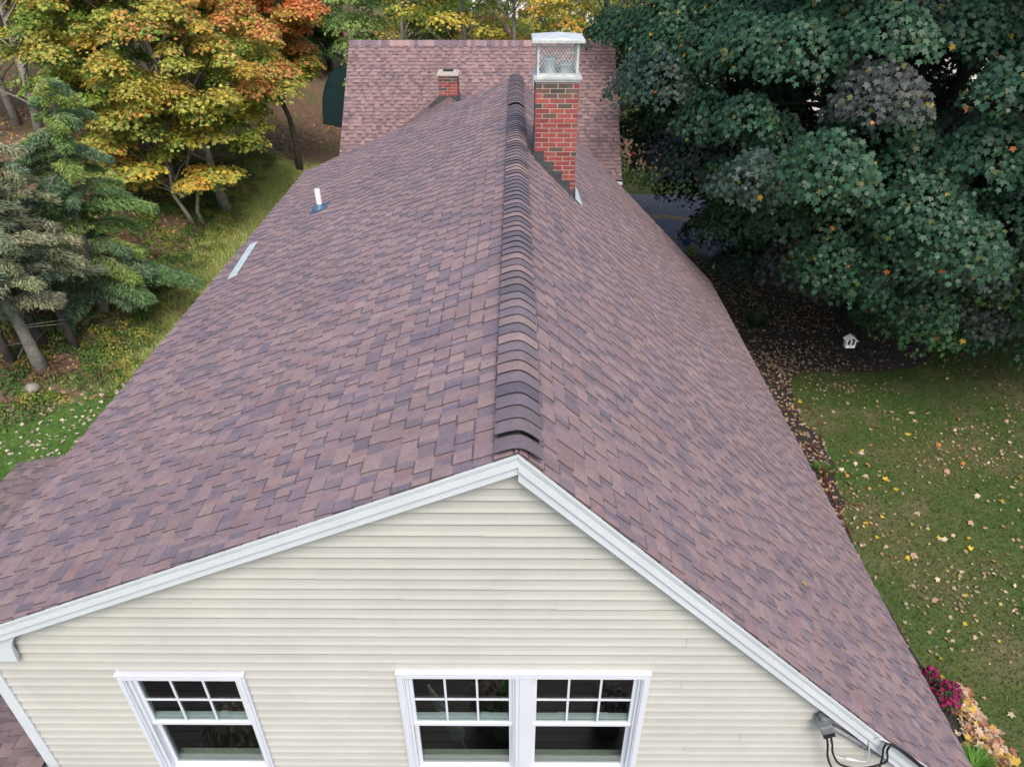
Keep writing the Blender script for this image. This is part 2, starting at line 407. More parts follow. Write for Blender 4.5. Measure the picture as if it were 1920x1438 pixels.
# ridge caps with vent
mb = MB()
def cap_prof(lift, flat=1.0):
    pts = []
    w = .15
    for k in range(-9, 10):
        t = k / 9 * w; s = SR if t > 0 else SL
        # rounded ridge: blend of both slopes
        r = .07
        z = -s * (math.sqrt(t * t + r * r) - r)
        pts.append((RX + t, RZ + .020 + lift + z))
    return pts
y = Y0 + .0; i = 0
while y < Y1:
    yb = min(Y1, y + .150)
    if 3.53 < y < 12.3 or y > 13.0: lift = .030
    else: lift = .004
    c = jit(rnd.choice([(.26, .19, .18), (.15, .125, .15), (.13, .112, .135), (.16, .132, .15), (.20, .155, .165), (.12, .105, .13)]), .1)
    tilt = .012
    A = cap_prof(lift + tilt + rnd.uniform(-.002, .004)); B = cap_prof(lift)
    k = len(A)
    for j in range(k - 1):
        mb.face([(A[j][0], y, A[j][1]), (A[j + 1][0], y, A[j + 1][1]), (B[j + 1][0], yb, B[j + 1][1]), (B[j][0], yb, B[j][1])], c)
        dk = (.02, .02, .024)
        mb.face([(A[j][0], y, A[j][1] - .009), (A[j + 1][0], y, A[j + 1][1] - .009), (A[j + 1][0], y, A[j + 1][1]), (A[j][0], y, A[j][1])], dk)
        mb.face([(A[j + 1][0], y, A[j + 1][1] - .009), (A[j][0], y, A[j][1] - .009), (B[j][0], yb, B[j][1] - .009), (B[j + 1][0], yb, B[j + 1][1] - .009)], dk)
    y += .142; i += 1
mb.build('ridge_cap', M['shingle'], roofL)
# the black vent body under the caps
mb = MB()
for (a, c) in ((3.56, 12.3), (13.0, 15.86)):
    L_ = [(RX - .135, RZ - SL * .135 + .013), (RX, RZ + .004), (RX + .135, RZ - SR * .135 + .013), (RX + .135, RZ - SR * .135 + .044), (RX, RZ + .036), (RX - .135, RZ - SL * .135 + .044)]
    mb.prism(L_, a, c)
mb.build('ridge_vent', M['dark'], roofL)

# siding
CS = .1085; Z_FIRST = at_y(975, 911, WY).z
wins = [(-3.235, -2.19, 3.30, 4.88), (-.955, 1.105, 3.30, 4.92)]
def wall_ext(z):
    return max(-WX, RX - (RZ - .06 - z) / SL), min(WX, RX + (RZ - .06 - z) / SR)
mb = MB()
sid = (.440, .445, .415)
z = Z_FIRST + 3 * CS
while z > .3:
    zt, zb = z, z - CS
    e1, e0 = wall_ext(zb), wall_ext(min(zt, RZ - .07))
    if RZ - .07 > zb:
        zt = min(zt, RZ - .07)
        ivs = [(e1[0], e1[1])]
        for (a, b_, c, d) in wins:
            if zb < d and zt > c:
                nv = []
                for (p, q) in ivs:
                    if p < a + .03: nv.append((p, min(q, a + .03)))
                    if q > b_ - .03: nv.append((max(p, b_ - .03), q))
                ivs = nv
        cuts = sorted([rnd.uniform(-4, 4) for _ in range(1 + (rnd.random() < .4))])
        for (p, q) in ivs:
            xs_ = [p] + [c for c in cuts if p + .3 < c < q - .3] + [q]
            for k in range(len(xs_) - 1):
                a, c = xs_[k], xs_[k + 1]
                at = a if a != e1[0] else max(a, e0[0]); ct = c if c != e1[1] else min(c, e0[1])
                j = 1 + rnd.uniform(-.022, .022); cc = tuple(v * j for v in sid)
                off = .0035 * (k % 2)
                hh = (zt - zb) - .012; y_b = WY - .025 - off
                pr_ = [(0, y_b), (.30, WY - .014 - off), (.65, WY - .008 - off), (1, WY - .005 - off)]
                for q_ in range(3):
                    (t0, ya_), (t1, yb_) = pr_[q_], pr_[q_ + 1]
                    z0_, z1_ = zb + hh * t0, zb + hh * t1
                    mb.face([(a + (at - a) * t0, ya_, z0_), (c + (ct - c) * t0, ya_, z0_), (c + (ct - c) * t1, yb_, z1_), (a + (at - a) * t1, yb_, z1_)], cc)
                mb.face([(at, WY - .018 - off, zt - .012), (ct, WY - .018 - off, zt - .012), (ct, WY - .0245 - off, zt), (at, WY - .0245 - off, zt)], cc)
                if k > 0: mb.face([(a, y_b, zb), (a, WY - .013, zb + hh * .5), (a, WY, zb + hh * .5), (a, WY, zb)], cc)
    z -= CS
# other walls as plain lapped siding
for x, hx in ((-WX, 5.0), (WX, 2.95)):
    zz = .3
    while zz < hx:
        zt = min(hx, zz + CS); o = .014 * (1 if x > 0 else -1)
        q = [(x + o, WY, zz), (x + o, Y1 - .2, zz), (x, Y1 - .2, zt), (x, WY, zt)]
        mb.face(q if x > 0 else q[::-1], sid); zz += CS
mb.face([(WX, Y1 - .2, 0), (-WX, Y1 - .2, 0), (-WX, Y1 - .2, RZ - SL * (WX + RX) - .05), (RX, Y1 - .2, RZ - .05), (WX, Y1 - .2, RZ - SR * (WX - RX) - .05)], sid)
mb.build('wall', M['siding'], house)
mb = MB(); mb.box((-WX + .01, WY + .02, -.1), (WX - .01, Y1 - .22, .31)); mb.build('foundation', M['stone'], house)

# rake trim: fascia with drip edge, stepped mouldings and frieze board
def rake(mb, side):
    s = SR if side > 0 else SL; xe = XE_R if side > 0 else XE_L
    n = math.sqrt(1 + s * s)
    def strip(d0, d1, y0, y1, c=(1, 1, 1), end=None):
        # d0,d1: perpendicular depth under roof plane -> vertical depth
        a, b_ = d0 * n, d1 * n
        x1 = xe if end is None else end
        P = [(RX, RZ - b_), (x1, RZ - b_ - s * abs(x1 - RX)), (x1, RZ - a - s * abs(x1 - RX)), (RX, RZ - a)]
        mb.prism(P if side > 0 else P[::-1], y0, y1, c)
    return strip
for side in (-1, 1):
    mb = MB(); st = rake(mb, side)
    st(.008, .030, Y0 - .006, Y0 + .03)          # drip edge
    st(.030, .050, Y0 + .004, Y0 + .05)          # crown
    st(.050, .062, Y0 + .016, Y0 + .05)          # groove
    st(.062, .116, Y0 + .008, Y0 + .09)          # upper band of the fascia
    st(.116, .124, Y0 + .034, Y0 + .09)          # groove
    st(.124, .186, Y0 + .030, Y0 + .09)          # lower band
    st(.186, .196, Y0 + .060, WY - .004)         # step
    st(.196, .214, WY - .060, WY - .004)         # bead on the siding
    st(.031, .186, Y0 + .09, WY - .004)          # soffit filler
    mb.build('rake_board', M['trim'], house)
# same on the far end (plain)
mb = MB()
for side in (-1, 1):
    st = rake(mb, side); st(.031, .15, Y1 - .19, Y1 - .01)
mb.build('rake_board', M['trim'], house)
# dark shingle lip above the drip edge is the shingle ends; eave fascia + soffits
for side in (-1, 1):
    mb = MB(); xe = XE_R if side > 0 else XE_L; s = SR if side > 0 else SL
    ze = RZ - s * abs(xe - RX)
    a, c = sorted((xe - side * .03, xe - side * .008)); mb.box((a, Y0 + .1, ze - .19), (c, Y1 - .1, ze - .034))
    a, c = sorted((xe - side * .03, side * WX)); mb.box((a, Y0 + .1, ze - .19), (c, Y1 - .1, ze - .17))
    mb.build('eave_board', M['trim'], house)
# cornice return with a concave curve, left corner
cpx = [(33, 1240), (30, 1233), (25, 1222), (22, 1212), (22, 1204), (26, 1196), (32, 1188), (41, 1181), (55, 1176), (72, 1172), (100, 1164)]
yc = WY - .075
zz = lambda x: RZ - .19 - SL * abs(x - RX)
cc_ = [(at_y(a, c, yc).x, at_y(a, c, yc).z) for a, c in cpx]
cp = [(-4.72, cc_[0][1])] + cc_ + [(cc_[-1][0] + .1, zz(cc_[-1][0] + .1)), (cc_[-1][0] + .1, zz(cc_[-1][0] + .1) + .04), (-4.72, zz(-4.72) + .04)]
mb = MB(); mb.prism(cp, WY - .075, WY - .050); mb.box((-4.72, WY - .050, cp[0][1] + .01), (cc_[3][0] - .03, WY - .026, cp[0][1] + .12)); mb.build('cornice_return', M['trim'], house)
mb = MB()
mb.box((-4.72, WY - .022, 5.0), (-4.33, WY + .3, 5.04)); mb.build('soffit', M['trim'], house)
for x0, x1, zt in ((-WX + .01, -WX + .112, 4.955), (WX - .085, WX + .012, 2.9)):
    mb = MB(); mb.box((x0, WY - .032, .2), (x1, WY + .09, zt)); mb.build('corner_board', M['trim'], house)

# windows: frame > sash, pane, grille
def window(x0, x1, z0, z1, units):
    Yf = WY - .048
    cw = .062
    fb = MB()
    # casing as four mitred prisms, two steps
    for (o, w, y) in ((0, cw, Yf), (.018, cw - .030, Yf - .012)):
        a0, a1, b0, b1 = x0 + o, x1 - o, z0 + o, z1 - o
        for P in ([(a0, b0), (a0 + w, b0 + w), (a0 + w, b1 - w), (a0, b1)], [(a1 - w, b0 + w), (a1, b0), (a1, b1), (a1 - w, b1 - w)],
                  [(a0, b1), (a0 + w, b1 - w), (a1 - w, b1 - w), (a1, b1)], [(a0, b0), (a1, b0), (a1 - w, b0 + w), (a0 + w, b0 + w)]):
            fb.prism(P, y, WY + .0 if o == 0 else Yf - .0005)
    fb.box((x0 - .004, Yf - .016, z1 + .001), (x1 + .004, WY, z1 + .012))       # drip cap
    fb.box((x0 - .015, Yf - .04, z0 - .03), (x1 + .015, WY, z0 + .002))        # sill
    ux = []
    iw0, iw1 = x0 + cw, x1 - cw
    if units == 2:
        m0, m1 = .075 - .062, .075 + .062
        fb.box((m0, Yf + .002, z0 + cw), (m1, WY, z1 - cw)); fb.box((m0 + .035, Yf - .008, z0 + cw + .001), (m1 - .035, Yf + .002, z1 - cw - .001))
        ux = [(iw0, m0), (m1, iw1)]
    else: ux = [(iw0, iw1)]
    # jamb liners
    for (a, c) in ux:
        fb.box((a, WY - .02, z0 + cw), (a + .022, WY + .09, z1 - cw)); fb.box((c - .022, WY - .02, z0 + cw), (c, WY + .09, z1 - cw))
        fb.box((a + .022, WY - .02, z1 - cw - .018), (c - .022, WY + .09, z1 - cw)); fb.box((a + .022, WY - .02, z0 + cw), (c - .022, WY + .09, z0 + cw + .02))
    w = fb.build('window', M['wintrim'], house)
    zm = 4.145
    for (a, c) in ux:
        a += .022; c -= .022; t = z1 - cw - .018; bt = z0 + cw + .02
        for up, (p, q, y) in enumerate(((bt, zm + .058, WY + .040), (zm - .022, t, WY + .004))):
            s = MB(); r = .032
            tr, br = (.045, .055) if up == 0 else (.030, .034)
            s.box((a, y, p), (a + r, y + .03, q)); s.box((c - r, y, p), (c, y + .03, q))
            s.box((a + r, y, q - tr), (c - r, y + .03, q)); s.box((a + r, y, p), (c - r, y + .03, p + br))
            if up == 1: s.box((a + .004, y - .010, p), (c - .004, y, p + .03))
            so_ = s.build('sash', M['wintrim'], w)
            g = MB(); g.box((a + r - .003, y + .013, p + br - .003), (c - r + .003, y + .017, q - tr + .003)); g.build('pane', M['glass'], so_)
            if up == 1:
                g = MB(); W_ = c - a - 2 * r; H_ = q - tr - p - br; zc = p + br + H_ * .5
                for k in (1, 2):
                    xx = a + r + W_ * k / 3; g.box((xx - .009, y + .001, p + br), (xx + .009, y + .011, q - tr))
                g.box((a + r, y + .003, zc - .009), (c - r, y + .012, zc + .009)); g.build('grille', M['wintrim'], so_)
        # latches and inner stool
        for k in (.3, .72):
            g = MB(); xx = a + (c - a) * k; g.box((xx - .035, WY + .045, zm + .058), (xx + .035, WY + .068, zm + .07)); g.tube([(xx, WY + .06, zm + .068), (xx + .04, WY + .045, zm + .078)], .006, 6)
            g.build('latch', M['wintrim'], w)
        g = MB(); g.box((a - .02, WY + .071, z0 + .03), (c + .02, WY + .20, z0 + cw + .035)); g.build('stool', M['stool'], w)
window(*wins[0][:2], wins[0][2], wins[0][3], 1)
window(*wins[1][:2], wins[1][2], wins[1][3], 2)
# dark room behind the windows (inside faces)
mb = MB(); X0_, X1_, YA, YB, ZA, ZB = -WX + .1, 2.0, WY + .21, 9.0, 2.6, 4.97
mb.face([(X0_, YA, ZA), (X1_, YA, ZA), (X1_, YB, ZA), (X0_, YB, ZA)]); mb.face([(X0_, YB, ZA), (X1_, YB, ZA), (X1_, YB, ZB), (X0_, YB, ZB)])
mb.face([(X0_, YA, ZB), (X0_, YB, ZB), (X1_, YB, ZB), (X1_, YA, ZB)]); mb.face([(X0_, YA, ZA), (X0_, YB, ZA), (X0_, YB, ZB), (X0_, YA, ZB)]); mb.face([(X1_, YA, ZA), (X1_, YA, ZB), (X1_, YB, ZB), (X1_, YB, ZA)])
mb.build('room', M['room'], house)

# lower wing roof on the left side
wing_z, wing_s = 3.55, .20
mb = MB()
wd = Vector((-1, 0, -wing_s)).normalized(); wn = Vector((-wing_s, 0, 1)).normalized()
pc = ray(36, 868)  # far left corner on the wing's plane
def on_wing(px, py):
    r = ray(px, py); p0 = Vector((-WX, 0, wing_z - CH)); t = p0.dot(wn) / r.dot(wn); return r * t
PC = on_wing(36, 868); PE = on_wing(150, 858); wingS = abs(PC.x + WX) * math.sqrt(1 + wing_s ** 2); wingY1 = PC.y
print('wing', PC, PE)
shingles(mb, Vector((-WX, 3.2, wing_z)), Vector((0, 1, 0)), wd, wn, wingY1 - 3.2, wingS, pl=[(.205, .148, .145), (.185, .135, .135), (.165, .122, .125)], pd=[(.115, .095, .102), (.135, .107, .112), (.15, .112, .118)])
e = Vector((-WX, 0, wing_z)) + wd * wingS
mb.prism([(-WX, wing_z - .03), (-WX, wing_z - .006), (e.x, e.z - .006), (e.x, e.z - .03)], 3.2, wingY1, (.02, .018, .018))
mb.build('roof', M['shingle'], house)
mb = MB(); mb.box((e.x + .25, 3.4, 0), (-WX - .01, wingY1 - .15, e.z - .05), sid); mb.build('wall', M['siding'], house)
mb = MB(); mb.box((e.x + .012, 3.22, e.z - .16), (e.x + .03, wingY1, e.z - .032)); mb.build('eave_board', M['trim'], house)

# vent pipe on the left slope
def on_slope(px, py, side, lift=0.0):
    s = SR if side > 0 else SL; n = Vector((side * s, 0, 1)).normalized(); p0 = Vector((RX, 0, RZ - CH)) + n * lift
    r = ray(px, py); return r * (p0.dot(n) / r.dot(n)) + Vector((0, 0, CH))
p = on_slope(600, 392, -1)
mb = MB(); mb.lathe([(.048, -.02), (.048, .34), (.04, .34), (.04, .05)], p, 16); pipe = mb.build('vent_pipe', M['pvc'], roofL, smooth=False)
mb = MB(); down, nrm, S = slope(-1)
q = nrm.to_track_quat('Z', 'Y').to_matrix().to_4x4()
mb.box((-.19, -.16, .008), (.19, .16, .016), M=Matrix.Translation(p) @ q)
mb.lathe([(.13, .01), (.10, .05), (.062, .10), (.057, .10)], p + Vector((0, 0, -.005)), 16)
mb.build('pipe_boot', M['boot'], pipe)
# pale metal strip near the left eave
a, c = on_slope(435, 520, -1, .018), on_slope(476, 456, -1, .018)
mb = MB(); w = Vector((-.075, 0, -.0318))
n_ = slope(-1)[1] * .006
P = [a - w, c - w, c + w, a + w]
mb.face(P[::-1]); mb.face([x + n_ for x in P])
for i in range(4): mb.face([P[i], P[(i + 1) % 4], P[(i + 1) % 4] + n_, P[i] + n_])
mb.build('metal_flashing', M['metal'], roofL)

# brick chimney
CX0, CX1, CY0, CY1 = .285, .905, 10.72, 11.33
ctop = at_y(1037, 148, CY0).z
chim = MB(); BH, BJ = .057, .011; zb = RZ - SR * .95 - .15
bricks = MB(); mort = MB()
mort.box((CX0 + .006, CY0 + .006, zb), (CX1 - .006, CY1 - .006, ctop - .002))
RED = [(.30, .070, .058), (.26, .058, .052), (.33, .085, .065), (.22, .048, .046), (.29, .08, .07)]
DKB = [(.10, .075, .06), (.13, .085, .065), (.07, .06, .055), (.16, .08, .06)]
def brick_walls(bm, mm, X0, X1, YA, YB, z0, z1, BL=.205):
    nrow = int((z1 - z0) / (BH + BJ)); zt = z1
    for r in range(nrow):
        zt = z1 - r * (BH + BJ) ; z_ = zt - BH
        frac = r / nrow; pd = .75 if frac < .12 else (.42 if frac < .35 else .14)
        def cc(): return jit(rnd.choice(DKB if rnd.random() < pd else RED), .12)
        for (axis, lo, hi, f0) in (('x', X0, X1, YA), ('x', X0, X1, YB), ('y', YA, YB, X0), ('y', YA, YB, X1)):
            t = lo; first = (.10 if r % 2 else .205)
            if axis == 'y': first = (.205 if r % 2 else .10)
            k = 0
            while t < hi - .02:
                w = (first if k == 0 else .205); e_ = min(hi, t + w)
                if hi - e_ < .05: e_ = hi
                if axis == 'x': bm.box((t, min(f0, f0) - (.0 if f0 == YA else .05), z_), (e_, f0 + (.05 if f0 == YA else 0), zt), cc())
                else: bm.box((f0 - (0 if f0 == X0 else .05), t + .001, z_), (f0 + (.05 if f0 == X0 else 0), e_ - .001, zt), cc())
                t = e_ + BJ; k += 1
brick_walls(bricks, mort, CX0, CX1, CY0, CY1, zb, ctop)
ch = mort.build('chimney', M['mortar'], house)
bricks.build('brickwork', M['brick'], ch, bevel=.003)
# stepped tar flashing on the near face following the roof
mb = MB()
steps = [(CX0 - .005, 0), (.44, 1), (.58, 2), (.72, 3), (.84, 4)]
xs_ = [CX0 - .01, .43, .57, .71, .835, CX1 + .01]
for i in range(5):
    x0, x1 = xs_[i], xs_[i + 1]; zt = RZ - SR * (x0 - RX) + (.085 if i < 4 else .05)
    mb.prism([(x0, RZ - SR * (x0 - RX) - .12), (x1, RZ - SR * (x1 - RX) - .12), (x1, zt), (x0, zt)], CY0 - .016 - .002 * (i % 2), CY0 + .002)
st = Vector((1, 0, -SR)).normalized(); sn = Vector((SR, 0, 1)).normalized()
A = Vector((CX0 - .02, CY0 - .10, RZ - SR * (CX0 - .02 - RX))) + sn * .016; B = Vector((CX1 + .02, CY0 - .10, RZ - SR * (CX1 + .02 - RX))) + sn * .016
Yv = Vector((0, .1, 0)); mb.face([A, B, B + Yv, A + Yv]); mb.face([A - sn * .012, B - sn * .012, B, A])
mb.build('step_flashing', M['tar'], ch)
mb = MB()  # side aprons in bare metal
A = Vector((CX1 + .004, CY0 - .10, RZ - SR * (CX1 - RX))) + sn * .02
mb.face([A, A + st * .17, A + st * .13 + Vector((0, .75, 0)), A + Vector((0, .75, 0))])
mb.face([A, A + Vector((0, .75, 0)), A + Vector((-.0, .75, .12)), A + Vector((-.0, .10, .12))])
mb.build('apron_flashing', M['metal'], ch)
mb = MB(); A = Vector((CX0 - .03, CY0 - .06, RZ - SR * (CX0 - .03 - RX))) + sn * .018
mb.box((CX0 - .012, CY0 - .04, A.z - .02), (CX0 - .004, CY1 + .03, A.z + .30)); mb.build('side_flashing', M['boot'], ch)
# cap: flange, mesh cage, lid, flues
mb = MB(); f = .03
mb.box((CX0 - f, CY0 - f, ctop - .01), (CX1 + f, CY1 + f, ctop + .025))
mb.box((CX0 - f - .005, CY0 - f - .005, ctop - .09), (CX0 - f + .002, CY1 + f, ctop - .01))
mb.box((CX0 - .01, CY0 - .012, ctop - .045), (CX1 + .01, CY0 - .004, ctop - .01))
for k in range(4):  # sloping flange up to the cage
    pass
capb = mb.build('chimney_cap', M['whitemetal'], ch)
K0, K1, J0, J1 = CX0 + .035, CX1 - .035, CY0 + .035, CY1 - .035
zc0, zc1 = ctop + .025, ctop + .46
mb = MB()
for (x, y) in ((K0, J0), (K1, J0), (K0, J1), (K1, J1)):
    mb.box((x - .018, y - .018, zc0), (x + .018, y + .018, zc1))
for (a, c) in (((K0, J0 - .012), (K1, J0 + .004)), ((K0, J1 - .004), (K1, J1 + .012))): mb.box((a[0], a[1], zc0), (c[0], c[1], zc0 + .035))
for (a, c) in (((K0 - .012, J0), (K0 + .004, J1)), ((K1 - .004, J0), (K1 + .012, J1))): mb.box((a[0], a[1], zc0), (c[0], c[1], zc0 + .035))
mb.build('cage_post', M['whitemetal'], capb)
mb = MB(); pit = .045; H = zc1 - zc0 - .03
def diag(P0, U, Wd):
    n = int((Wd + H) / pit)
    for k in range(-int(H / pit) - 1, int(Wd / pit) + 1):
        for sgn in (1, -1):
            # line from (s0, zlow) upward with slope 1.4
            s0 = k * pit; s1 = s0 + H / 1.5; z0_, z1_ = 0, H
            a, c = s0, s1
            if a < 0: z0_ = (0 - a) * 1.5; a = 0
            if c > Wd: z1_ = H - (c - Wd) * 1.5; c = Wd
            if a >= c or z0_ >= z1_: continue
            if sgn < 0: a, c = Wd - a, Wd - c
            p0 = P0 + U * a + Vector((0, 0, z0_)); p1 = P0 + U * c + Vector((0, 0, z1_))
            mb.tube([p0, p1], .0032, 4, cap=False)
diag(Vector((K0, J0, zc0 + .02)), Vector((1, 0, 0)), K1 - K0); diag(Vector((K0, J1, zc0 + .02)), Vector((1, 0, 0)), K1 - K0)
diag(Vector((K0, J0, zc0 + .02)), Vector((0, 1, 0)), J1 - J0); diag(Vector((K1, J0, zc0 + .02)), Vector((0, 1, 0)), J1 - J0)
mb.build('cage_mesh', M['whitemetal'], capb)
mb = MB(); o = .055; zl = zc1; cx, cy = (CX0 + CX1) / 2, (CY0 + CY1) / 2
L0 = [(CX0 - o, CY0 - o, zl), (CX1 + o, CY0 - o, zl), (CX1 + o, CY1 + o, zl), (CX0 - o, CY1 + o, zl)]
L1 = [(CX0 - o, CY0 - o, zl + .035), (CX1 + o, CY0 - o, zl + .035), (CX1 + o, CY1 + o, zl + .035), (CX0 - o, CY1 + o, zl + .035)]
mb.face(L0[::-1])
for i in range(4):
    j = (i + 1) % 4; mb.face([L0[i], L0[j], L1[j], L1[i]])
    # cross-broken lid: four facets with a crease
    m = tuple((L1[i][k] + L1[j][k]) / 2 for k in range(3)); m = (m[0] * .9 + cx * .1, m[1] * .9 + cy * .1, m[2] + .025); top = (cx, cy, zl + .10)
    mb.face([L1[i], m, top]); mb.face([m, L1[j], top]); mb.face([L1[i], L1[j], m])
mb.build('cap_lid', M['whitemetal'], capb)
for (x, y, h, r) in ((CX0 + .20, cy - .04, .17, .085), (CX1 - .18, cy + .03, .09, .09)):
    mb = MB(); mb.lathe([(r, 0), (r, h), (r * 1.3, h + .02), (r * 1.25, h + .04), (r * .3, h + .07), (.0, h + .075)], (x, y, ctop + .025), 16)
    mb.build('flue', M['metal'], ch, smooth=True)

# electric service on the gable wall
def wp(px, py, y=WY - .08): return at_y(px, py, y)
srv = empty('service_head', wp(1548, 1356), 'grey electric service head with black cables on the cream gable wall', 'service head')
mb = MB(); c0 = wp(1546, 1356, WY - .09)
M_ = Matrix.Translation(c0) @ Matrix.Rotation(R(-25), 4, 'Y')
mb.box((-.055, -.07, -.05), (.055, .06, .055), M=M_); mb.prism([(c0.x - .06, c0.z + .06), (c0.x - .03, c0.z + .035), (c0.x + .02, c0.z + .075), (c0.x - .04, c0.z + .10)], c0.y - .02, c0.y + .05)
mb.build('hood', M['grey'], srv, bevel=.012)
mb = MB(); mb.box((-.05, -.085, -.075), (.05, .03, -.045), M=M_); mb.build('cable_plate', M['black'], srv)
mb = MB(); a = wp(1560, 1362, WY - .06); c = wp(1760, 1475, WY - .06)
mb.tube([a, a.lerp(c, .5), c], .026, 12)
for t in (.28, .62): q = a.lerp(c, t); d = (c - a).normalized() * .03; mb.tube([q - d, q + d], .036, 12); mb.box((q.x - .012, q.y, q.z - .045), (q.x + .012, WY - .01, q.z + .045))
mb.build('conduit', M['grey'], srv, smooth=True)
mb = MB()
def cr(pts, n=8):
    P = [Vector(p) for p in pts]; P = [P[0]] + P + [P[-1]]; out = []
    for i in range(1, len(P) - 2):
        for k in range(n):
            t = k / n; p0, p1, p2, p3 = P[i - 1:i + 3]
            out.append(.5 * ((2 * p1) + (p2 - p0) * t + (2 * p0 - 5 * p1 + 4 * p2 - p3) * t * t + (3 * p1 - p0 - 3 * p2 + p3) * t ** 3))
    out.append(P[-2]); return out
ya = WY - .13
mb.tube(cr([wp(1549, 1372, ya), wp(1552, 1395, ya), wp(1552, 1418, ya), wp(1562, 1440, ya), wp(1590, 1452, ya), wp(1640, 1447, ya), wp(1653, 1425, ya - .02), wp(1657, 1402, Y0 - .04), wp(1668, 1394, Y0 - .04), wp(1700, 1412, Y0 - .04), wp(1740, 1444, Y0 - .04), wp(1800, 1490, Y0 - .04)]), .0095, 8)
mb.tube(cr([wp(1556, 1371, ya - .02), wp(1560, 1392, ya), wp(1562, 1412, ya), wp(1575, 1432, ya), wp(1610, 1440, ya), wp(1645, 1434, ya - .02), wp(1663, 1425, ya - .02), wp(1664, 1405, Y0 - .05), wp(1676, 1399, Y0 - .05), wp(1710, 1424, Y0 - .05), wp(1745, 1452, Y0 - .05), wp(1800, 1496, Y0 - .05)]), .0095, 8)
mb.build('cable', M['black'], srv, smooth=True)
mb = MB()
mb.tube(cr([wp(1556, 1372, ya), wp(1564, 1414, ya), wp(1590, 1422, ya), wp(1625, 1426, ya), wp(1630, 1395, ya), wp(1634, 1386, ya), wp(1660, 1388, Y0 - .03), wp(1720, 1425, Y0 - .03), wp(1790, 1475, Y0 - .03)]), .005, 6)
mb.tube([wp(1585, 1421, ya - .004), wp(1612, 1426, ya - .004)], .012, 8)
mb.build('ground_wire', M['wire'], srv, smooth=True)

# ------------------------------------------------------------ far building with small chimney
GR_Y, GR_Z = 20.8, CH - 2.70
def on_y(px, py, Y): return at_y(px, py, Y)
gl, gr_ = on_y(655, 76, GR_Y), on_y(1153, 80, GR_Y)
GZ = (gl.z + gr_.z) / 2; GX0, GX1 = gl.x, gr_.x
print('far ridge', gl, gr_)
gd = Vector((0, -17.6 + GR_Y, 0)); fs = .825
garage = empty('garage', ((GX0 + GX1) / 2, 19.5, 0), 'second building behind with a wide pinkish brown shingle roof square to the first', 'building')
FL = [(.245, .165, .158), (.225, .148, .144), (.26, .175, .168), (.212, .138, .136), (.235, .155, .15)]
FD = [(.165, .115, .118), (.185, .128, .13), (.145, .105, .11), (.20, .135, .135)]
S = 3.28 * math.sqrt(1 + fs * fs)
for sgn in (-1, 1):
    mb = MB(); down = Vector((0, sgn, -fs)).normalized(); nrm = Vector((0, sgn * fs, 1)).normalized()
    # front slope runs left to right
    al = Vector((1, 0, 0)) if sgn < 0 else Vector((-1, 0, 0)); og = Vector((GX0 if sgn < 0 else GX1, GR_Y, GZ))
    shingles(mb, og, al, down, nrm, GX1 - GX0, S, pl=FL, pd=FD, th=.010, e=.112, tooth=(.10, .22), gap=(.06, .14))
    ev = Vector((0, GR_Y, GZ)) + down * S
    mb.prism([(ev.y, ev.z - .03), (GR_Y, GZ - .03), (GR_Y, GZ - .006), (ev.y, ev.z - .006)][::(1 if sgn < 0 else -1)], GX0, GX1, (.03, .03, .03), axis='x')
    gr = mb.build('roof', M['far_shingle'], garage)
    tb = MB(); q = ev.y
    a, c = sorted((q + sgn * .0, q - sgn * .04)); tb.box((GX0 + .03, a, ev.z - .16), (GX1 - .03, c, ev.z - .035)); 
    a, c = sorted((q + sgn * .05, q + sgn * .005)); tb.box((GX0 + .03, a, ev.z - .10), (GX1 + .01, c, ev.z - .04)); tb.build('gutter', M['trim'], garage)
mb = MB(); x = GX0
while x < GX1:
    c = jit(rnd.choice([(.30, .20, .19), (.15, .11, .13), (.17, .125, .145), (.22, .16, .17)])); x1 = min(GX1, x + .115)
    for sgn in (-1, 1):
        P = [(x, GR_Y, GZ + .035), (x1, GR_Y, GZ + .022), (x1, GR_Y + sgn * .15, GZ + .022 - fs * .15), (x, GR_Y + sgn * .15, GZ + .035 - fs * .15)]
        mb.face(P if sgn > 0 else P[::-1], c)
        mb.face([P[3], (P[3][0], P[3][1], P[3][2] - .012), (P[2][0], P[2][1], P[2][2] - .012), P[2]], (.03, .03, .03))
    mb.face([(x, GR_Y, GZ + .035), (x, GR_Y - .15, GZ + .035 - fs * .15), (x, GR_Y - .15, GZ - .01 - fs * .15), (x, GR_Y, GZ - .01)], (.03, .03, .03))
    x += .108
mb.build('ridge_cap', M['far_shingle'], garage)
mb = MB(); gy0, gy1 = GR_Y - 3.05, GR_Y + 3.05; ez = GZ - fs * 3.05 - .04
mb.prism([(gy0, 0), (gy1, 0), (gy1, ez), (GR_Y, GZ - .04), (gy0, ez)], GX0 + .18, GX1 - .18, sid, axis='x'); mb.build('wall', M['siding'], garage)
for xx in (GX0 + .01, GX1 - .05):
    mb = MB()
    for sgn in (-1, 1):
        P = [(GR_Y, GZ - .15), (GR_Y + sgn * 3.26, GZ - .15 - fs * 3.26), (GR_Y + sgn * 3.26, GZ - .032 - fs * 3.26), (GR_Y, GZ - .032)]
        mb.prism(P if sgn > 0 else P[::-1], xx, xx + .04, axis='x')
    mb.build('rake_board', M['trim'], garage)
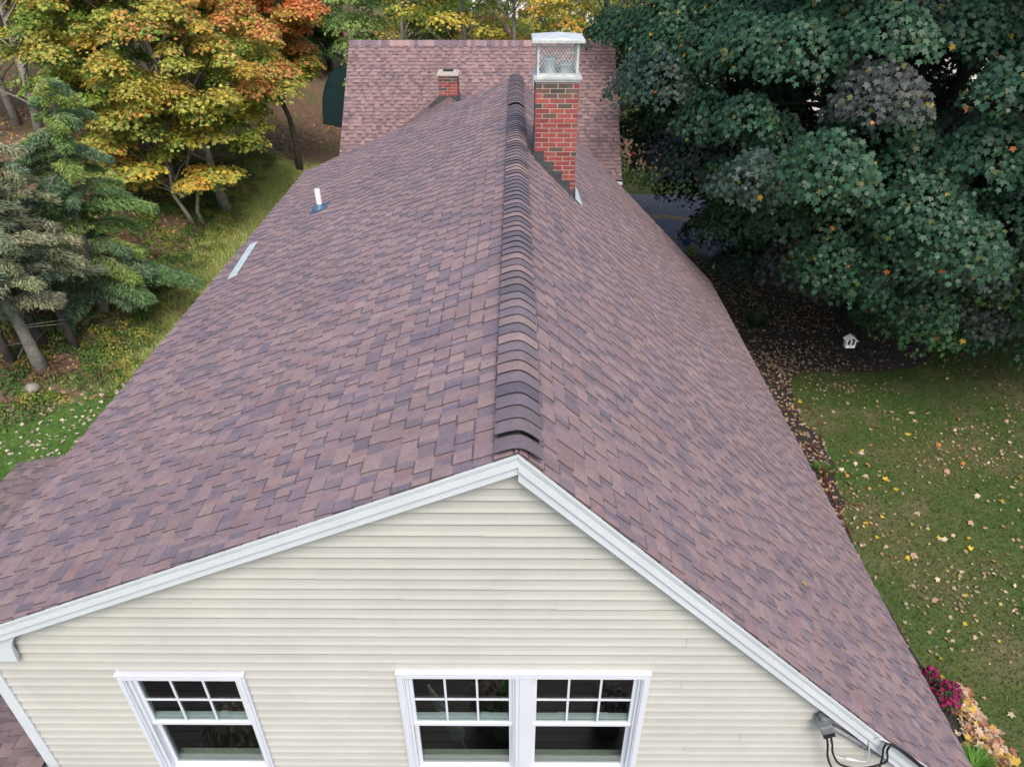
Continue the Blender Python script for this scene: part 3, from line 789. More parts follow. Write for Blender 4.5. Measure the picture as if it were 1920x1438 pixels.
# connector gable with its ridge towards the viewer and the little chimney on it
cxp = on_y(843, 150, 18.6); ckx = cxp.x
ck_z = CH - 3.62
mb = MB(); cs = .62
for sgn in (-1, 1):
    down = Vector((sgn, 0, -cs)).normalized(); nrm = Vector((sgn * cs, 0, 1)).normalized()
    hw = 1.9 * math.sqrt(1 + cs * cs)
    # valley: ridge runs from y=16.4 to where it meets the far slope
    def yend(d, hz=ck_z): # far slope z = GZ - fs*(GR_Y-y)
        z_ = hz + down.z * d; return GR_Y - (GZ - z_) / fs + .03
    Ya = 16.2
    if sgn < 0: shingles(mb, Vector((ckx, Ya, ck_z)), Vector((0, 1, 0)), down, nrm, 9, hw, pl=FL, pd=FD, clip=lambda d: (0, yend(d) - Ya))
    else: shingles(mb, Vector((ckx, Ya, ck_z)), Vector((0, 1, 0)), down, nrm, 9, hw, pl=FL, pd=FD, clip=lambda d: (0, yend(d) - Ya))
mb.build('connector_roof', M['far_shingle'], garage)
mb = MB(); mb.prism([(ckx - 1.8, 0), (ckx + 1.8, 0), (ckx + 1.8, ck_z - cs * 1.8 - .03), (ckx, ck_z - .03), (ckx - 1.8, ck_z - cs * 1.8 - .03)], 16.3, 18, sid); mb.build('wall', M['siding'], garage)
sy = 18.3; a = on_y(824, 190, sy); c = on_y(859, 190, sy); st_ = on_y(843, 139, sy).z
sc0, sc1 = a.x, c.x
m1, m2 = MB(), MB()
m1.box((sc0 + .005, sy + .005, ck_z - .5), (sc1 - .005, sy + .46, st_ - .05))
brick_walls(m2, None, sc0, sc1, sy, sy + .47, ck_z - .15, st_ - .05)
sch = m1.build('chimney', M['mortar'], garage); m2.build('brickwork', M['brick'], sch)
mb = MB(); mb.box((sc0 - .03, sy - .03, st_ - .05), (sc1 + .03, sy + .50, st_ + .0)); mb.box((sc0 + .02, sy + .05, st_), (sc1 - .02, sy + .42, st_ + .03)); mb.build('chimney_crown', M['mortar'], sch)
mb = MB(); mb.box((sc0 + .10, sy + .12, st_ + .03), (sc1 - .10, sy + .36, st_ + .045)); mb.build('flue', M['black'], sch)
mb = MB(); mb.box((sc0 - .012, sy - .014, ck_z - .3), (sc1 + .012, sy + .48, ck_z + .03)); mb.prism([(sc0 - .012, ck_z + .02), (sc1 + .012, ck_z + .02), (sc1 + .3, ck_z - .23), (sc0 - .3, ck_z - .23)], sy - .03, sy - .016); mb.build('step_flashing', M['tar'], sch)

#@@TREES
# ------------------------------------------------------------ trees
def curve_pts(a, b, sag, n=7, wob=.15):
    a, b = Vector(a), Vector(b); out = []
    for i in range(n):
        t = i / (n - 1); p = a.lerp(b, t); k = 4 * t * (1 - t)
        p.z += sag * k; p.x += rnd.uniform(-wob, wob) * k; p.y += rnd.uniform(-wob, wob) * k; out.append(p)
    return out
def pad(cen, rx, rz, n, up=.7, g=rg, drop=.35, outdir=None, lay=False):
    """n leaf places in a domed clump; returns positions, normals, hang directions"""
    d = rand_dirs(n, g); d[:, 2] = np.abs(d[:, 2]) * .9 + g.uniform(-.25, .1, n)
    r = g.uniform(.45, 1.0, n) ** .6
    if lay: r = np.sqrt(g.uniform(.02, 1, n))
    P = np.stack([d[:, 0] * rx * r, d[:, 1] * rx * r, d[:, 2] * rz * r], 1)
    P[:, 2] -= drop * (P[:, 0] ** 2 + P[:, 1] ** 2) / (rx + .01)
    N_ = d * (1 - up) + np.array([0, 0, up]) + g.normal(size=(n, 3)) * .28
    T = np.stack([d[:, 0], d[:, 1], -.55 + 0 * d[:, 0]], 1) + g.normal(size=(n, 3)) * .3
    return P + np.array(cen), N_, T

# --- the big green maple, right
def big_maple():
    base = Vector((10.35, 19.1, 0)); C = np.array([11.6, 19.4, 6.9]); RR = np.array([8.5, 7.5, 6.1])
    t = empty('maple_tree', base, 'huge dark green maple with purple tinged leaves right of the house', 'tree')
    rg = np.random.default_rng(5)
    P_, N_, T_, S_, C_ = [], [], [], [], []
    pads = []
    tries = 0
    while len(pads) < 560 and tries < 60000:
        tries += 1
        d = rand_dirs(1, rg)[0]
        if d[2] < -.93: continue
        rr = rg.uniform(.80, 1.04) if rg.random() < .72 else rg.uniform(.35, .8)
        lump = 1 + .09 * math.sin(d[0] * 7 + 1) * math.sin(d[1] * 6) + .06 * math.sin(d[2] * 9 + d[0] * 5)
        c = C + d * RR * rr * lump
        if c[2] < .9 or c[2] > 12.6: continue
        # leave the gap that shows the trunk
        v = Vector(c) - Vector((0, 0, CH)); dep = v.y * math.cos(TH) - v.z * math.sin(TH)
        px = 960 + F * v.x / dep; py = 719 - F * (v.z * math.cos(TH) + v.y * math.sin(TH)) / dep
        if 1600 < px < 1650 and 440 < py < 530 and c[1] < 19.5: continue
        if px < 1500 and py > 470 + (px - 1300) * .25: continue
        if px < 1330 and py > 380: continue
        if px < 1560 and py > 560: continue
        if py > 655 - abs(px - 1700) * .12: continue
        if 1650 < px < 1760 and 80 < py < 260 and c[1] < 19.5: continue
        if 1380 < px < 1440 and 215 < py < 250: continue
        if py < -160 or px > 2150: 
            if rg.random() < .5: continue
        # drooping skirt only on the near side
        if any(np.sum((c - q) ** 2) < .80 for q in pads): continue
        pads.append(c)
    # low skirt hanging over the mulch on the near side
    for _ in range(4000):
        if len(pads) > 620: break
        c = at_y(rg.uniform(1450, 1930), rg.uniform(470, 625), rg.uniform(14.0, 16.6)); c = np.array(c)
        v = Vector(c) - Vector((0, 0, CH)); dep = v.y * math.cos(TH) - v.z * math.sin(TH); px = 960 + F * v.x / dep; py = 719 - F * (v.z * math.cos(TH) + v.y * math.sin(TH)) / dep
        if c[2] < 1.1 or (1600 < px < 1650 and py < 530) or py > 598 - abs(px - 1700) * .14 or py > 440 + (px - 1430) * .62 or (1530 < px < 1655 and py > 520): continue
        if any(np.sum((c - q) ** 2) < .55 for q in pads): continue
        pads.append(c)
    br = MB()
    for c in pads:
        dirn = (c - C) / RR; out = dirn / (np.linalg.norm(dirn) + 1e-6)
        rx = rg.uniform(.7, 1.2); n = int(760 * rx * rx + 140)
        P, N, T = pad(c, rx, rx * .62, n, up=.45, g=rg, drop=.5)
        N = N + out * .55 + rg.normal(size=N.shape) * .25; T = T * .55 + out * .45 + np.array([0, 0, -.55])
        k = rg.random()
        if k < .09: base_c = np.array([.056, .068, .062])       # purplish grey clump
        elif k < .26: base_c = np.array([.042, .076, .058])
        elif k < .34: base_c = np.array([.036, .095, .034])
        elif k < .37: base_c = np.array([.046, .095, .032])
        else: base_c = np.array([.030, .086, .044])
        cc = base_c[None, :] * rg.uniform(.75, 1.25, (n, 1)) * (1 + rg.normal(size=(n, 3)) * .08)
        q = rg.random(n)
        cc[q < .004] = (.42, .30, .04); cc[(q > .010) & (q < .012)] = (.45, .13, .03); cc[(q > .02) & (q < .05)] = (.10, .12, .03)
        if rg.random() < .006: 
            w = rg.random(n) < .06; cc[w] = (.36, .10, .04)
        P_.append(P); N_.append(N); T_.append(T); S_.append(rg.uniform(.07, .13, n)); C_.append(cc)
    P_, N_, T_, S_, C_ = map(np.concatenate, (P_, N_, T_, S_, C_))
    print('maple leaves')if 0 else print('maple leaves', len(P_), 'pads', len(pads))
    V, k, Cc = leaves(P_, N_, T_, S_, np.clip(C_, .005, 1), MAPLE, .30)
    link('crown', np_mesh('maple_crown', V, k, Cc), t, M['leaf'])
    # trunk and limbs
    F1 = base + Vector((.15, .1, 3.4))
    br.tube([base + Vector((0, 0, -.1)), base + Vector((0, 0, .25)), base + Vector((.05, .03, 1.5)), F1], [.55, .42, .36, .34], 14)
    heads = [(11.0, 18.2, 8.6), (9.0, 19.6, 8.2), (12.6, 20.4, 8.4), (10.9, 21.6, 9.5)]
    for h in heads:
        pts = curve_pts(F1 - Vector((0, 0, .2)), h, .3, 8, .15); br.tube(pts, [.25 - .15 * i / 7 for i in range(8)], 10)
        pts = curve_pts(h, (h[0] + rnd.uniform(-.6, .6), h[1] + rnd.uniform(-.6, .6), 12.2), .1, 6, .15); br.tube(pts, [.10 - .015 * i for i in range(6)], 8)
    hs = [Vector(h) for h in heads] + [F1, F1 + Vector((.5, -.3, 2)), F1 + Vector((-.5, .2, 2))]
    for c in pads[::3]:
        c = Vector(c); h = min(hs, key=lambda q: (q - c).length + max(0, q.z - c.z) * .4)
        pts = curve_pts(h, c - Vector((0, 0, .15)), .5, 6, .2); br.tube(pts, [.075, .06, .045, .035, .022, .012], 5, cap=False)
    br.build('trunk', mat('shaded_bark', (.035, .030, .027), .9, noise=[(6, .5, 1.5), (40, .7, 1.3)], bump=(25, .9, .03)), t, smooth=True)  # the crown's shade on the trunk is put into this darkened bark colour
big_maple()

# --- generic deciduous tree with layered pads
def decid(name, label, cat, height, rad, cbase, npad, nleaf, lsize, colf, bark, seed, shape=OVAL, flat=.28, loc=(0, 0, 0), trunk_r=.13, lean=(0, 0), group=None, stems=1, lay=True, padr=(.6, 1.3), droop=.12):
    g = np.random.default_rng(seed); t = empty(name, loc, label, cat, group)
    P_, N_, T_, S_, C_ = [], [], [], [], []; br = MB()
    H = height - cbase; ends = []
    for i in range(npad):
        z = cbase + H * (g.random() ** .85); f = (z - cbase) / H
        r = rad * math.sin(math.pi * min(.97, max(.10, .16 + .82 * f))) ** .7 * (g.uniform(.35, 1.0) ** .7)
        a = g.uniform(0, 2 * math.pi); cen = np.array([lean[0] * z / height + r * math.cos(a), lean[1] * z / height + r * math.sin(a), z])
        rx = g.uniform(*padr); n = int(nleaf * rx * rx)
        P, N, T = pad(cen, rx, rx * flat, n, up=.55, g=g, drop=droop, lay=lay)
        rr_ = r / rad * (.35 + .75 * max(-.3, math.cos(a))) if seed in (21, 22) else r / rad
        cb = colf(f, rr_, g)
        cc = np.array(cb)[None, :] * g.uniform(.6, 1.35, (n, 1)) * (1 + g.normal(size=(n, 3)) * .10)
        c2 = np.array(colf(f, rr_, g)); w = g.random(n) < .4; cc[w] = c2[None, :] * g.uniform(.7, 1.3, (w.sum(), 1))
        P_.append(P); N_.append(N); T_.append(T); S_.append(g.uniform(.7, 1.3, n) * lsize); C_.append(cc); ends.append(cen)
    P_, N_, T_, S_, C_ = map(np.concatenate, (P_, N_, T_, S_, C_))
    V, k, Cc = leaves(P_, N_, T_, S_, np.clip(C_, .005, 1), shape, .12)
    link('crown', np_mesh(name + '_crown', V, k, Cc), t, M['yleaf'], world=False)
    for s in range(stems):
        o = Vector((.25 * s, .2 * s, 0)); top = Vector((lean[0] * .95 + o.x * 3, lean[1] * .95 + o.y * 3, height * .93))
        pts = curve_pts(o + Vector((0, 0, -.2)), top, 0, 8, .25); br.tube(pts, [trunk_r * (1 - .85 * i / 7) * (1.25 if i == 0 else 1) for i in range(8)], 9)
    for c in ends[::max(1, npad // 30)]:
        c = Vector(c); z0 = max(cbase * .7, c.z - .9 - .5 * (c.xy.length)); 
        o = Vector((lean[0] * z0 / height, lean[1] * z0 / height, z0))
        br.tube(curve_pts(o, c, .12, 5, .12), [trunk_r * .22, trunk_r * .17, trunk_r * .12, trunk_r * .08, .005], 5, cap=False)
    br.build('trunk', bark, t, smooth=True, world=False)
    return t
def col_orange(f, r, g):
    k = g.random(); w = f * .6 + r * .5 + g.uniform(-.3, .3)
    if w > .85: return [(.68, .34, .13), (.72, .42, .18), (.62, .26, .10), (.64, .48, .14)][g.integers(4)]
    if w > .5: return [(.56, .46, .09), (.48, .46, .10), (.62, .42, .10), (.34, .40, .08)][g.integers(4)]
    return [(.20, .30, .06), (.27, .36, .07), (.14, .24, .05), (.38, .38, .08)][g.integers(4)]
def col_red(f, r, g):
    w = f * .6 + r * .4 + g.uniform(-.25, .25)
    if w > .5: return [(.76, .30, .11), (.72, .36, .15), (.78, .42, .20), (.66, .24, .09)][g.integers(4)]
    return [(.52, .42, .08), (.34, .38, .07), (.60, .34, .10), (.24, .32, .06)][g.integers(4)]
def col_yg(f, r, g): return [(.36, .42, .09), (.28, .37, .08), (.48, .46, .10), (.22, .32, .08), (.54, .48, .09), (.30, .40, .12)][g.integers(6)]
def col_gold(f, r, g): return [(.62, .48, .08), (.54, .46, .09), (.68, .40, .08), (.38, .40, .09), (.32, .38, .09)][g.integers(5)]
def col_dk(f, r, g): return [(.09, .17, .05), (.12, .22, .06), (.08, .15, .06), (.17, .25, .07)][g.integers(4)]
def col_lg(f, r, g): return [(.22, .34, .09), (.27, .40, .12), (.18, .29, .08), (.34, .42, .14)][g.integers(4)]

pA = ground_at(430, 398); pB = ground_at(562, 318); pC = ground_at(368, 425)
print('bases', pA, pB, pC)
decid('maple_tree', 'broad yellow and orange maple with a pale trunk beside the grassy bank', 'tree', 9.0, 4.5, 2.8, 330, 800, .105, col_orange, M['paleb'], 21, MAPLE, .6, loc=pA, trunk_r=.19, lean=(-2.6, .8), droop=.28, padr=(.35, .85))
decid('maple_tree', 'orange topped maple with a slim dark trunk nearest the far roof', 'tree', 9.2, 2.2, 3.8, 150, 900, .11, col_red, M['bark'], 22, MAPLE, .6, loc=pB, trunk_r=.15, lean=(-.7, -.2), droop=.2, padr=(.4, .85))
decid('sapling', 'low golden leaved sapling with twin stems beneath the broad maple', 'sapling', 5.2, 2.2, 1.5, 30, 420, .13, col_gold, M['paleb'], 23, MAPLE, .22, loc=pC, trunk_r=.08, lean=(-1.0, 0), stems=2)

# --- conifers
def conifer(name, label, height, rad, zb, seed, cols, loc, trunk_r=.14, bark=None, lean=(0, 0), droop=.35, nl=.13, dens=1.0, group=None, bare=0):
    g = np.random.default_rng(seed); t = empty(name, loc, label, 'tree', group)
    P, N, T, S, C = [], [], [], [], []; br = MB()
    z = zb
    while z < height - .2:
        f = (z - zb) / (height - zb); L = rad * (1 - f) ** .75 + .25
        for k in range(6):
            a = g.uniform(0, 2 * math.pi); l_ = L * g.uniform(.6, 1.1)
            o = Vector((lean[0] * z / height, lean[1] * z / height, z)); d = Vector((math.cos(a), math.sin(a), 0))
            e = o + d * l_ + Vector((0, 0, -droop * l_ * g.uniform(.6, 1.2)))
            m_ = o.lerp(e, .55) + Vector((0, 0, .12 * l_))
            if k % 2 == 0: br.tube([o, m_, e], [.022, .014, .005], 4, cap=False)
            n = int(720 * l_ * dens * (.6 + .4 * l_)); 
            tt = g.uniform(.12, 1, n) ** .8
            q = np.outer((1 - tt) ** 2, o) + np.outer(2 * tt * (1 - tt), m_) + np.outer(tt ** 2, e)
            side = np.array([-d.y, d.x, 0]); wv = (1 - tt * .7) * l_ * .32
            s = g.uniform(-1, 1, n) * wv
            q = q + np.outer(s, side) + np.stack([0 * s, 0 * s, -np.abs(s) * .35 + g.normal(size=n) * .05], 1)
            dirn = np.outer(.5 + .5 * tt, np.array(d)) + np.outer(np.sign(s) * .8, side) + np.stack([0 * s, 0 * s, -.35 + 0 * s], 1) + g.normal(size=(n, 3)) * .22
            cb = np.array(cols[g.integers(len(cols))])
            P.append(q); T.append(dirn); N.append(np.stack([0 * s, 0 * s, 1 + 0 * s], 1) + g.normal(size=(n, 3)) * .4); S.append(g.uniform(.6, 1.3, n) * nl)
            C.append(cb[None, :] * g.uniform(.55, 1.5, (n, 1)))
        z += .30 + .10 * g.random()
    P, N, T, S, C = map(np.concatenate, (P, N, T, S, C))
    V, k, Cc = leaves(P, N, T, S, np.clip(C, .004, 1), NEED * np.array([1.6, 1]), .05)
    link('crown', np_mesh(name + '_crown', V, k, Cc), t, M['needle'], world=False)
    br.tube(curve_pts((0, 0, -.2), (lean[0] * .96, lean[1] * .96, height * .96), 0, 8, .1), [trunk_r * (1.2 if i == 0 else 1 - .97 * i / 7) for i in range(8)], 9)
    for k in range(bare):
        z = rnd.uniform(zb * .35, zb); a = rnd.uniform(0, 6.28); l_ = rnd.uniform(.5, 1.3); br.tube([(0, 0, z), (l_ * math.cos(a), l_ * math.sin(a), z - .1)], [.014, .004], 4, cap=False)
    br.build('trunk', bark or M['bark'], t, smooth=True, world=False)
    return t
GRN = [(.20, .31, .10), (.26, .36, .10), (.15, .26, .11), (.34, .40, .12), (.16, .25, .14)]
BLU = [(.26, .31, .20), (.32, .35, .20), (.20, .28, .19), (.36, .37, .23), (.30, .30, .21)]
DKG = [(.06, .13, .06), (.08, .16, .06), (.07, .14, .07), (.12, .18, .06)]
g1 = ground_at(195, 585); g2 = ground_at(142, 655); g3 = ground_at(82, 697); g4 = ground_at(84, 650); g5 = ground_at(22, 678); g6 = ground_at(8, 640)
print(g1, g2, g3)
conifer('hemlock_tree', 'bright green feathery hemlock standing at the edge of the bank', 6.3, 2.35, 1.1, 31, GRN, g1, .14, M['paleb'], droop=.3, bare=8, lean=(.35, .3), dens=1.3)
conifer('spruce_tree', 'grey green spruce with a thin bent trunk left of the bright hemlock', 5.8, 1.05, 2.1, 32, BLU, g2, .11, M['bark'], lean=(-.3, .3), bare=10)
conifer('spruce_tree', 'grey green spruce with a thick pale trunk at the left edge of the bank', 6.6, 1.35, 2.0, 33, BLU, g3, .165, M['paleb'], lean=(-.4, .1), droop=.22, bare=14, dens=1.1)
conifer('spruce_tree', 'slim leaning spruce directly behind the thick pale trunk', 6.4, 1.15, 2.3, 34, BLU, g4, .1, M['bark'], lean=(-1.0, .3), bare=10)
conifer('spruce_tree', 'spruce with a dark trunk at the extreme left edge', 6.8, 1.4, 2.2, 35, BLU, g5, .11, M['bark'], lean=(-.6, .3), bare=6)
conifer('hemlock_tree', 'deep green hemlock rising behind the orange maple and the dark green shelter', 15.5, 2.6, 1.5, 36, DKG, Vector((-13.6, 50, 1.6)), .2)

# --- woods: protos copied
protos = []
specs = [('yellow green', col_yg, 11.5, 2.9, 2.2, 40, 41), ('golden', col_gold, 10.5, 2.6, 2.5, 36, 42), ('light green', col_lg, 11.5, 3.0, 1.6, 44, 43), ('dark green', col_dk, 10.5, 3.2, 1.0, 50, 44)]
WOOD = 'trees of the wood behind the buildings'
spots = []
def px_spot(px, Y): r = ray(px, 60); X = r.x / r.y * Y; return (X, Y, float(gz(X, Y)))
vis = [(612, 52, 0), (775, 32, 0), (745, 31, 2), (805, 35, 0), (865, 30, 0), (905, 33, 1), (940, 27, 1), (1062, 38, 0), (1150, 27.5, 2), (1115, 34, 1), (1172, 42, 0),
       (1215, 45, 3), (20, 36, 0), (165, 38, 0), (62, 31, 0), (5, 28, 2), (115, 34, 0), (205, 35, 1), (28, 33, 1), (260, 34, 0), (230, 40, 0), (300, 36, 0), (380, 40, 3), (420, 44, 2), (80, 42, 0), (-30, 30, 0), (150, 45, 3), (240, 48, 0), (330, 50, 3), (1250, 44, 3)]
for px, Y, k in vis: spots.append((px_spot(px, Y), k))
g = np.random.default_rng(3)
for row, Y in enumerate((46, 54, 63)):
    for X in np.arange(-46, 34, 6.4):
        x = X + g.uniform(-2, 2); y = Y + g.uniform(-3, 3)
        pxx = 967 + F * x / (y * math.cos(TH) + 6 * math.sin(TH))
        if 935 < pxx < 1170 and row > 0: continue
        if 400 < pxx < 660 and row == 0: continue
        if 640 < pxx < 935 and g.random() < .35: continue
        spots.append(((x, y, float(gz(x, y))), int(g.choice([0, 0, 1, 2, 3, 3]))))
place_words = {0: 'slender yellow green tree in the wood behind the roofs', 1: 'slender golden leaved tree in the wood behind the roofs', 2: 'slender light green tree in the wood behind the roofs', 3: 'dense dark green tree in the wood behind the roofs'}
first = {}
for (p, k) in spots:
    nm, cf, h, r, cb, npd, sd_ = specs[k]
    if k not in first:
        first[k] = decid('woodland_tree', place_words[k], 'tree', h, r, cb, npd, 300, .14, cf, M['paleb'] if k != 3 else M['bark'], sd_, QUADL, .4, loc=p, trunk_r=.15, lean=(.5, .2), group=nm + ' ' + WOOD, lay=False)
    else:
        ch_copy(first[k], p, g.uniform(0, 6.28), g.uniform(.8, 1.2), group=nm + ' ' + WOOD)
# bushes near the right of the far roof and the understorey on the left
def bush(name, label, loc, h, r, colf, seed, n=22, ls=.09, group=None, cat='bush', shape=OVAL):
    return decid(name, label, cat, h, r, .15, n, 260, ls, colf, M['bark'], seed, shape, .5, loc=loc, trunk_r=.03, group=group, padr=(.3, .65), lay=False)
bush('shrub', 'tall light green shrub right of the far roof above the walking people', px_spot(1226, 40), 6.8, 2.1, col_lg, 61, 80, .12)
bush('shrub', 'dark green shrub filling the corner beyond the far roof', px_spot(1280, 41), 5.2, 1.8, col_dk, 62, 60, .11)

#@@DETAIL
# ------------------------------------------------------------ green shelter behind the far roof
q = ground_at(625, 238); L_ = 5.0
sh = empty('shelter', q, 'dark green arched shelter standing left behind the far roof', 'shelter')
mb = MB(); arc = []
Wd, Hh = 3.8, 3.3
for k in range(19):
    t = math.pi * k / 18; x = -math.cos(t) * Wd / 2; z = math.sin(t) ** .8 * Hh
    arc.append((x, z))
xc = q.x + Wd / 2 - .5
for k in range(18):
    for s in range(6):
        ya, yb = q.y + L_ * s / 6, q.y + L_ * (s + 1) / 6
        b1 = .02 * (s % 2)
        mb.face([(xc + arc[k][0], ya, q.z + arc[k][1]), (xc + arc[k + 1][0], ya, q.z + arc[k + 1][1]), (xc + arc[k + 1][0], yb, q.z + arc[k + 1][1]), (xc + arc[k][0], yb, q.z + arc[k][1])][::-1])
mb.build('cover', M['green_tarp'], sh, smooth=True)
for yy, st_ in ((q.y + .02, -1), (q.y + L_ - .02, 1)):
    mb = MB(); mb.face([(xc + a, yy, q.z + z) for a, z in arc][::st_]); mb.build('end_panel', M['green_tarp'], sh)
mb = MB()
for s in range(4):
    yy = q.y + .03 + (L_ - .06) * s / 3; mb.tube([(xc + a * 1.005, yy, q.z + z * 1.004) for a, z in arc], .03, 6)
mb.build('hoop', M['green_tarp'], sh, smooth=True)

# ------------------------------------------------------------ white house beyond the wood
bx = empty('white_house', (2.0, 72, 1), 'white house glimpsed through the wood beyond the far roof', 'house')
mb = MB(); zz = .8; Yh = 72
while zz < 6.6:
    mb.face([(-4, Yh - .03, zz), (8.1, Yh - .03, zz), (8.1, Yh, zz + .2), (-4, Yh, zz + .2)], (.78, .79, .80)); mb.face([(8.1, Yh - .03, zz), (-4, Yh - .03, zz), (-4, Yh, zz), (8.1, Yh, zz)], (.5, .5, .5)); zz += .2
mb.box((-4, Yh, .5), (8.1, Yh + 8, 6.6), (.78, .79, .80)); mb.build('wall', M['attr'], bx)
mb = MB(); mb.prism([(Yh - .4, 6.5), (Yh + 8.4, 6.5), (Yh + 4, 9.3)], -4.3, 8.4, (.09, .08, .08), axis='x'); mb.build('roof', M['attr'], bx)
for wx in (-2.6, .2, 2.6, 5.4):
    for wz in (1.7, 4.4):
        mb = MB(); mb.box((wx, Yh - .06, wz), (wx + 1.0, Yh - .031, wz + 1.5), (.8, .8, .8)); w = mb.build('window', M['attr'], bx)
        mb = MB(); mb.box((wx + .08, Yh - .07, wz + .08), (wx + .92, Yh - .061, wz + 1.42), (.03, .035, .04)); mb.build('pane', M['attr'], w)
# pale house across the street, glimpsed through the maple
hx = empty('street_house', (20, 41, 1), 'pale house across the street seen through gaps in the big maple', 'house')
mb = MB(); mb.box((9, 40, 0), (25, 48, 5.5), (.62, .60, .55)); mb.build('wall', M['attr'], hx)
mb = MB(); mb.prism([(39.5, 5.4), (48.5, 5.4), (44, 8.4)], 8.6, 25.4, (.10, .09, .09), axis='x'); mb.build('roof', M['attr'], hx)
for wx in (10.5, 14, 17.5, 21.5):
    mb = MB(); mb.box((wx, 39.95, 1.2), (wx + 1.1, 39.99, 2.8), (.8, .8, .8)); w = mb.build('window', M['attr'], hx)
    mb = MB(); mb.box((wx + .08, 39.94, 1.28), (wx + 1.02, 39.949, 2.72), (.03, .035, .04)); mb.build('pane', M['attr'], w)

# ------------------------------------------------------------ grass, leaf litter
def blades(name, n, fx, h, w, cols, label=None):
    g = np.random.default_rng(hash(name) % 1000 + 5 if False else len(name) * 7)
    P = fx(g, n); n = len(P); P[:, 2] = gz(P[:, 0], P[:, 1])
    a = g.uniform(0, 2 * math.pi, n); hh = h * g.uniform(.5, 1.4, n); ww = w * g.uniform(.6, 1.4, n)
    d = np.stack([np.cos(a), np.sin(a), 0 * a], 1); s = np.stack([-np.sin(a), np.cos(a), 0 * a], 1)
    up = np.array([0, 0, 1.0])
    V = np.zeros((n, 3, 3)); V[:, 0] = P - s * ww[:, None]; V[:, 1] = P + s * ww[:, None]; V[:, 2] = P + up * hh[:, None] + d * (hh * g.uniform(.1, .9, n))[:, None]
    C = np.array(cols)[g.integers(len(cols), size=n)] * g.uniform(.6, 1.4, (n, 1))
    o = link(name, np_mesh(name, V, 3, C), None, M['grass']); tag(o, label or 'blades of grass', 'grass', kind='stuff'); return o
def lawn_r(g, n):
    x = g.uniform(5.4, 16, n); y = g.uniform(1.5, 18, n); m = np.array([not in_poly(a, b_, bed) and b_ < 26 - .75 * a + 4 and (a < 12 or b_ < 19) for a, b_ in zip(x, y)]); return np.stack([x[m], y[m], 0 * x[m]], 1)
def lawn_l(g, n):
    x = g.uniform(-16, -5.5, n); y = g.uniform(6, 16, n); m = (y - 1.72 * x) < 32.4 + np.sin(x * 3) * .3; return np.stack([x[m], y[m], 0 * x[m]], 1)
def tall(g, n):
    y = g.uniform(13, 33, n); x = -9.75 - (y - 18) * .085 + g.normal(size=n) * .42; k = (y - 1.72 * x) > 32.0; x, y = x[k], y[k]; return np.stack([x, y, 0 * x], 1)
def fern(g, n):
    y = g.uniform(12, 34, n); x = -10.6 - (y - 18) * .09 - np.abs(g.normal(size=n)) * 2.0; k = ((np.sin(x * 2.1 + y) + np.sin(y * 1.7 - x)) > .1) & ((y - 1.72 * x) > 32); x, y = x[k], y[k]; return np.stack([x, y, 0 * x], 1)
blades('lawn_grass', 130000, lawn_r, .05, .007, [(.045, .10, .02), (.06, .125, .027), (.11, .125, .045), (.15, .14, .07), (.04, .09, .02)], 'short grass of the right lawn')
blades('grass', 60000, lawn_l, .05, .008, [(.07, .15, .03), (.10, .19, .04), (.06, .12, .025)], 'bright short grass left of the house')
blades('tall_grass', 60000, tall, .16, .010, [(.40, .48, .13), (.48, .54, .17), (.28, .38, .10), (.58, .56, .30)], 'tall grass on the bank along the left eave')
blades('undergrowth_grass', 9000, fern, .18, .012, [(.035, .07, .02), (.06, .10, .025), (.09, .11, .03), (.13, .08, .035)], 'undergrowth on the wood floor')
def undergrowth():
    g = np.random.default_rng(91); P_, N_, T_, C_ = [], [], [], []
    cols = [(.10, .20, .05), (.16, .26, .06), (.24, .30, .07), (.08, .15, .05), (.38, .36, .08), (.20, .13, .07)]
    for _ in range(900):
        y = g.uniform(12.5, 34); x = -9.9 - (y - 18) * .088 - abs(g.normal()) * 2.2
        if y - 1.72 * x < 32.6: continue
        r_ = g.uniform(.15, .45); n = int(500 * r_)
        P, N, T = pad((x, y, float(gz(x, y))), r_, r_ * .7, n, .55, g, .1)
        P[:, 2] = np.maximum(P[:, 2], gz(P[:, 0], P[:, 1]) + .02)
        P_.append(P); N_.append(N); T_.append(T); C_.append(np.array(cols[g.integers(6)])[None, :] * g.uniform(.6, 1.4, (n, 1)))
    P_, N_, T_, C_ = map(np.concatenate, (P_, N_, T_, C_))
    V, k, C = leaves(P_, N_, T_, g.uniform(.04, .085, len(P_)), C_, OVAL); tag(link('undergrowth', np_mesh('undergrowth', V, k, C), None, M['grass']), 'low leafy weeds covering the edge of the bank', 'undergrowth', kind='stuff')
undergrowth()
LC = np.array([(.55, .36, .10), (.60, .42, .24), (.50, .24, .09), (.62, .50, .34), (.42, .20, .10), (.58, .40, .05), (.45, .30, .20)])
def litter(name, P, size, label, cols=LC, seed=1, up=2.2):
    g = np.random.default_rng(seed); n = len(P); P = P.copy(); P[:, 2] = gz(P[:, 0], P[:, 1]) + P[:, 2] + g.uniform(.02, .05, n)
    N = np.stack([0 * P[:, 0], 0 * P[:, 0], up + 0 * P[:, 0]], 1) + g.normal(size=(n, 3)) * .7
    T = g.normal(size=(n, 3)); C = cols[g.integers(len(cols), size=n)] * g.uniform(.7, 1.2, (n, 1))
    V, k, C = leaves(P, N, T, size * g.uniform(.6, 1.3, n), C, MAPLE, .25)
    tag(link(name, np_mesh(name, V, k, C), None, M['dryleaf']), label, 'leaves', kind='stuff')
g = np.random.default_rng(77)
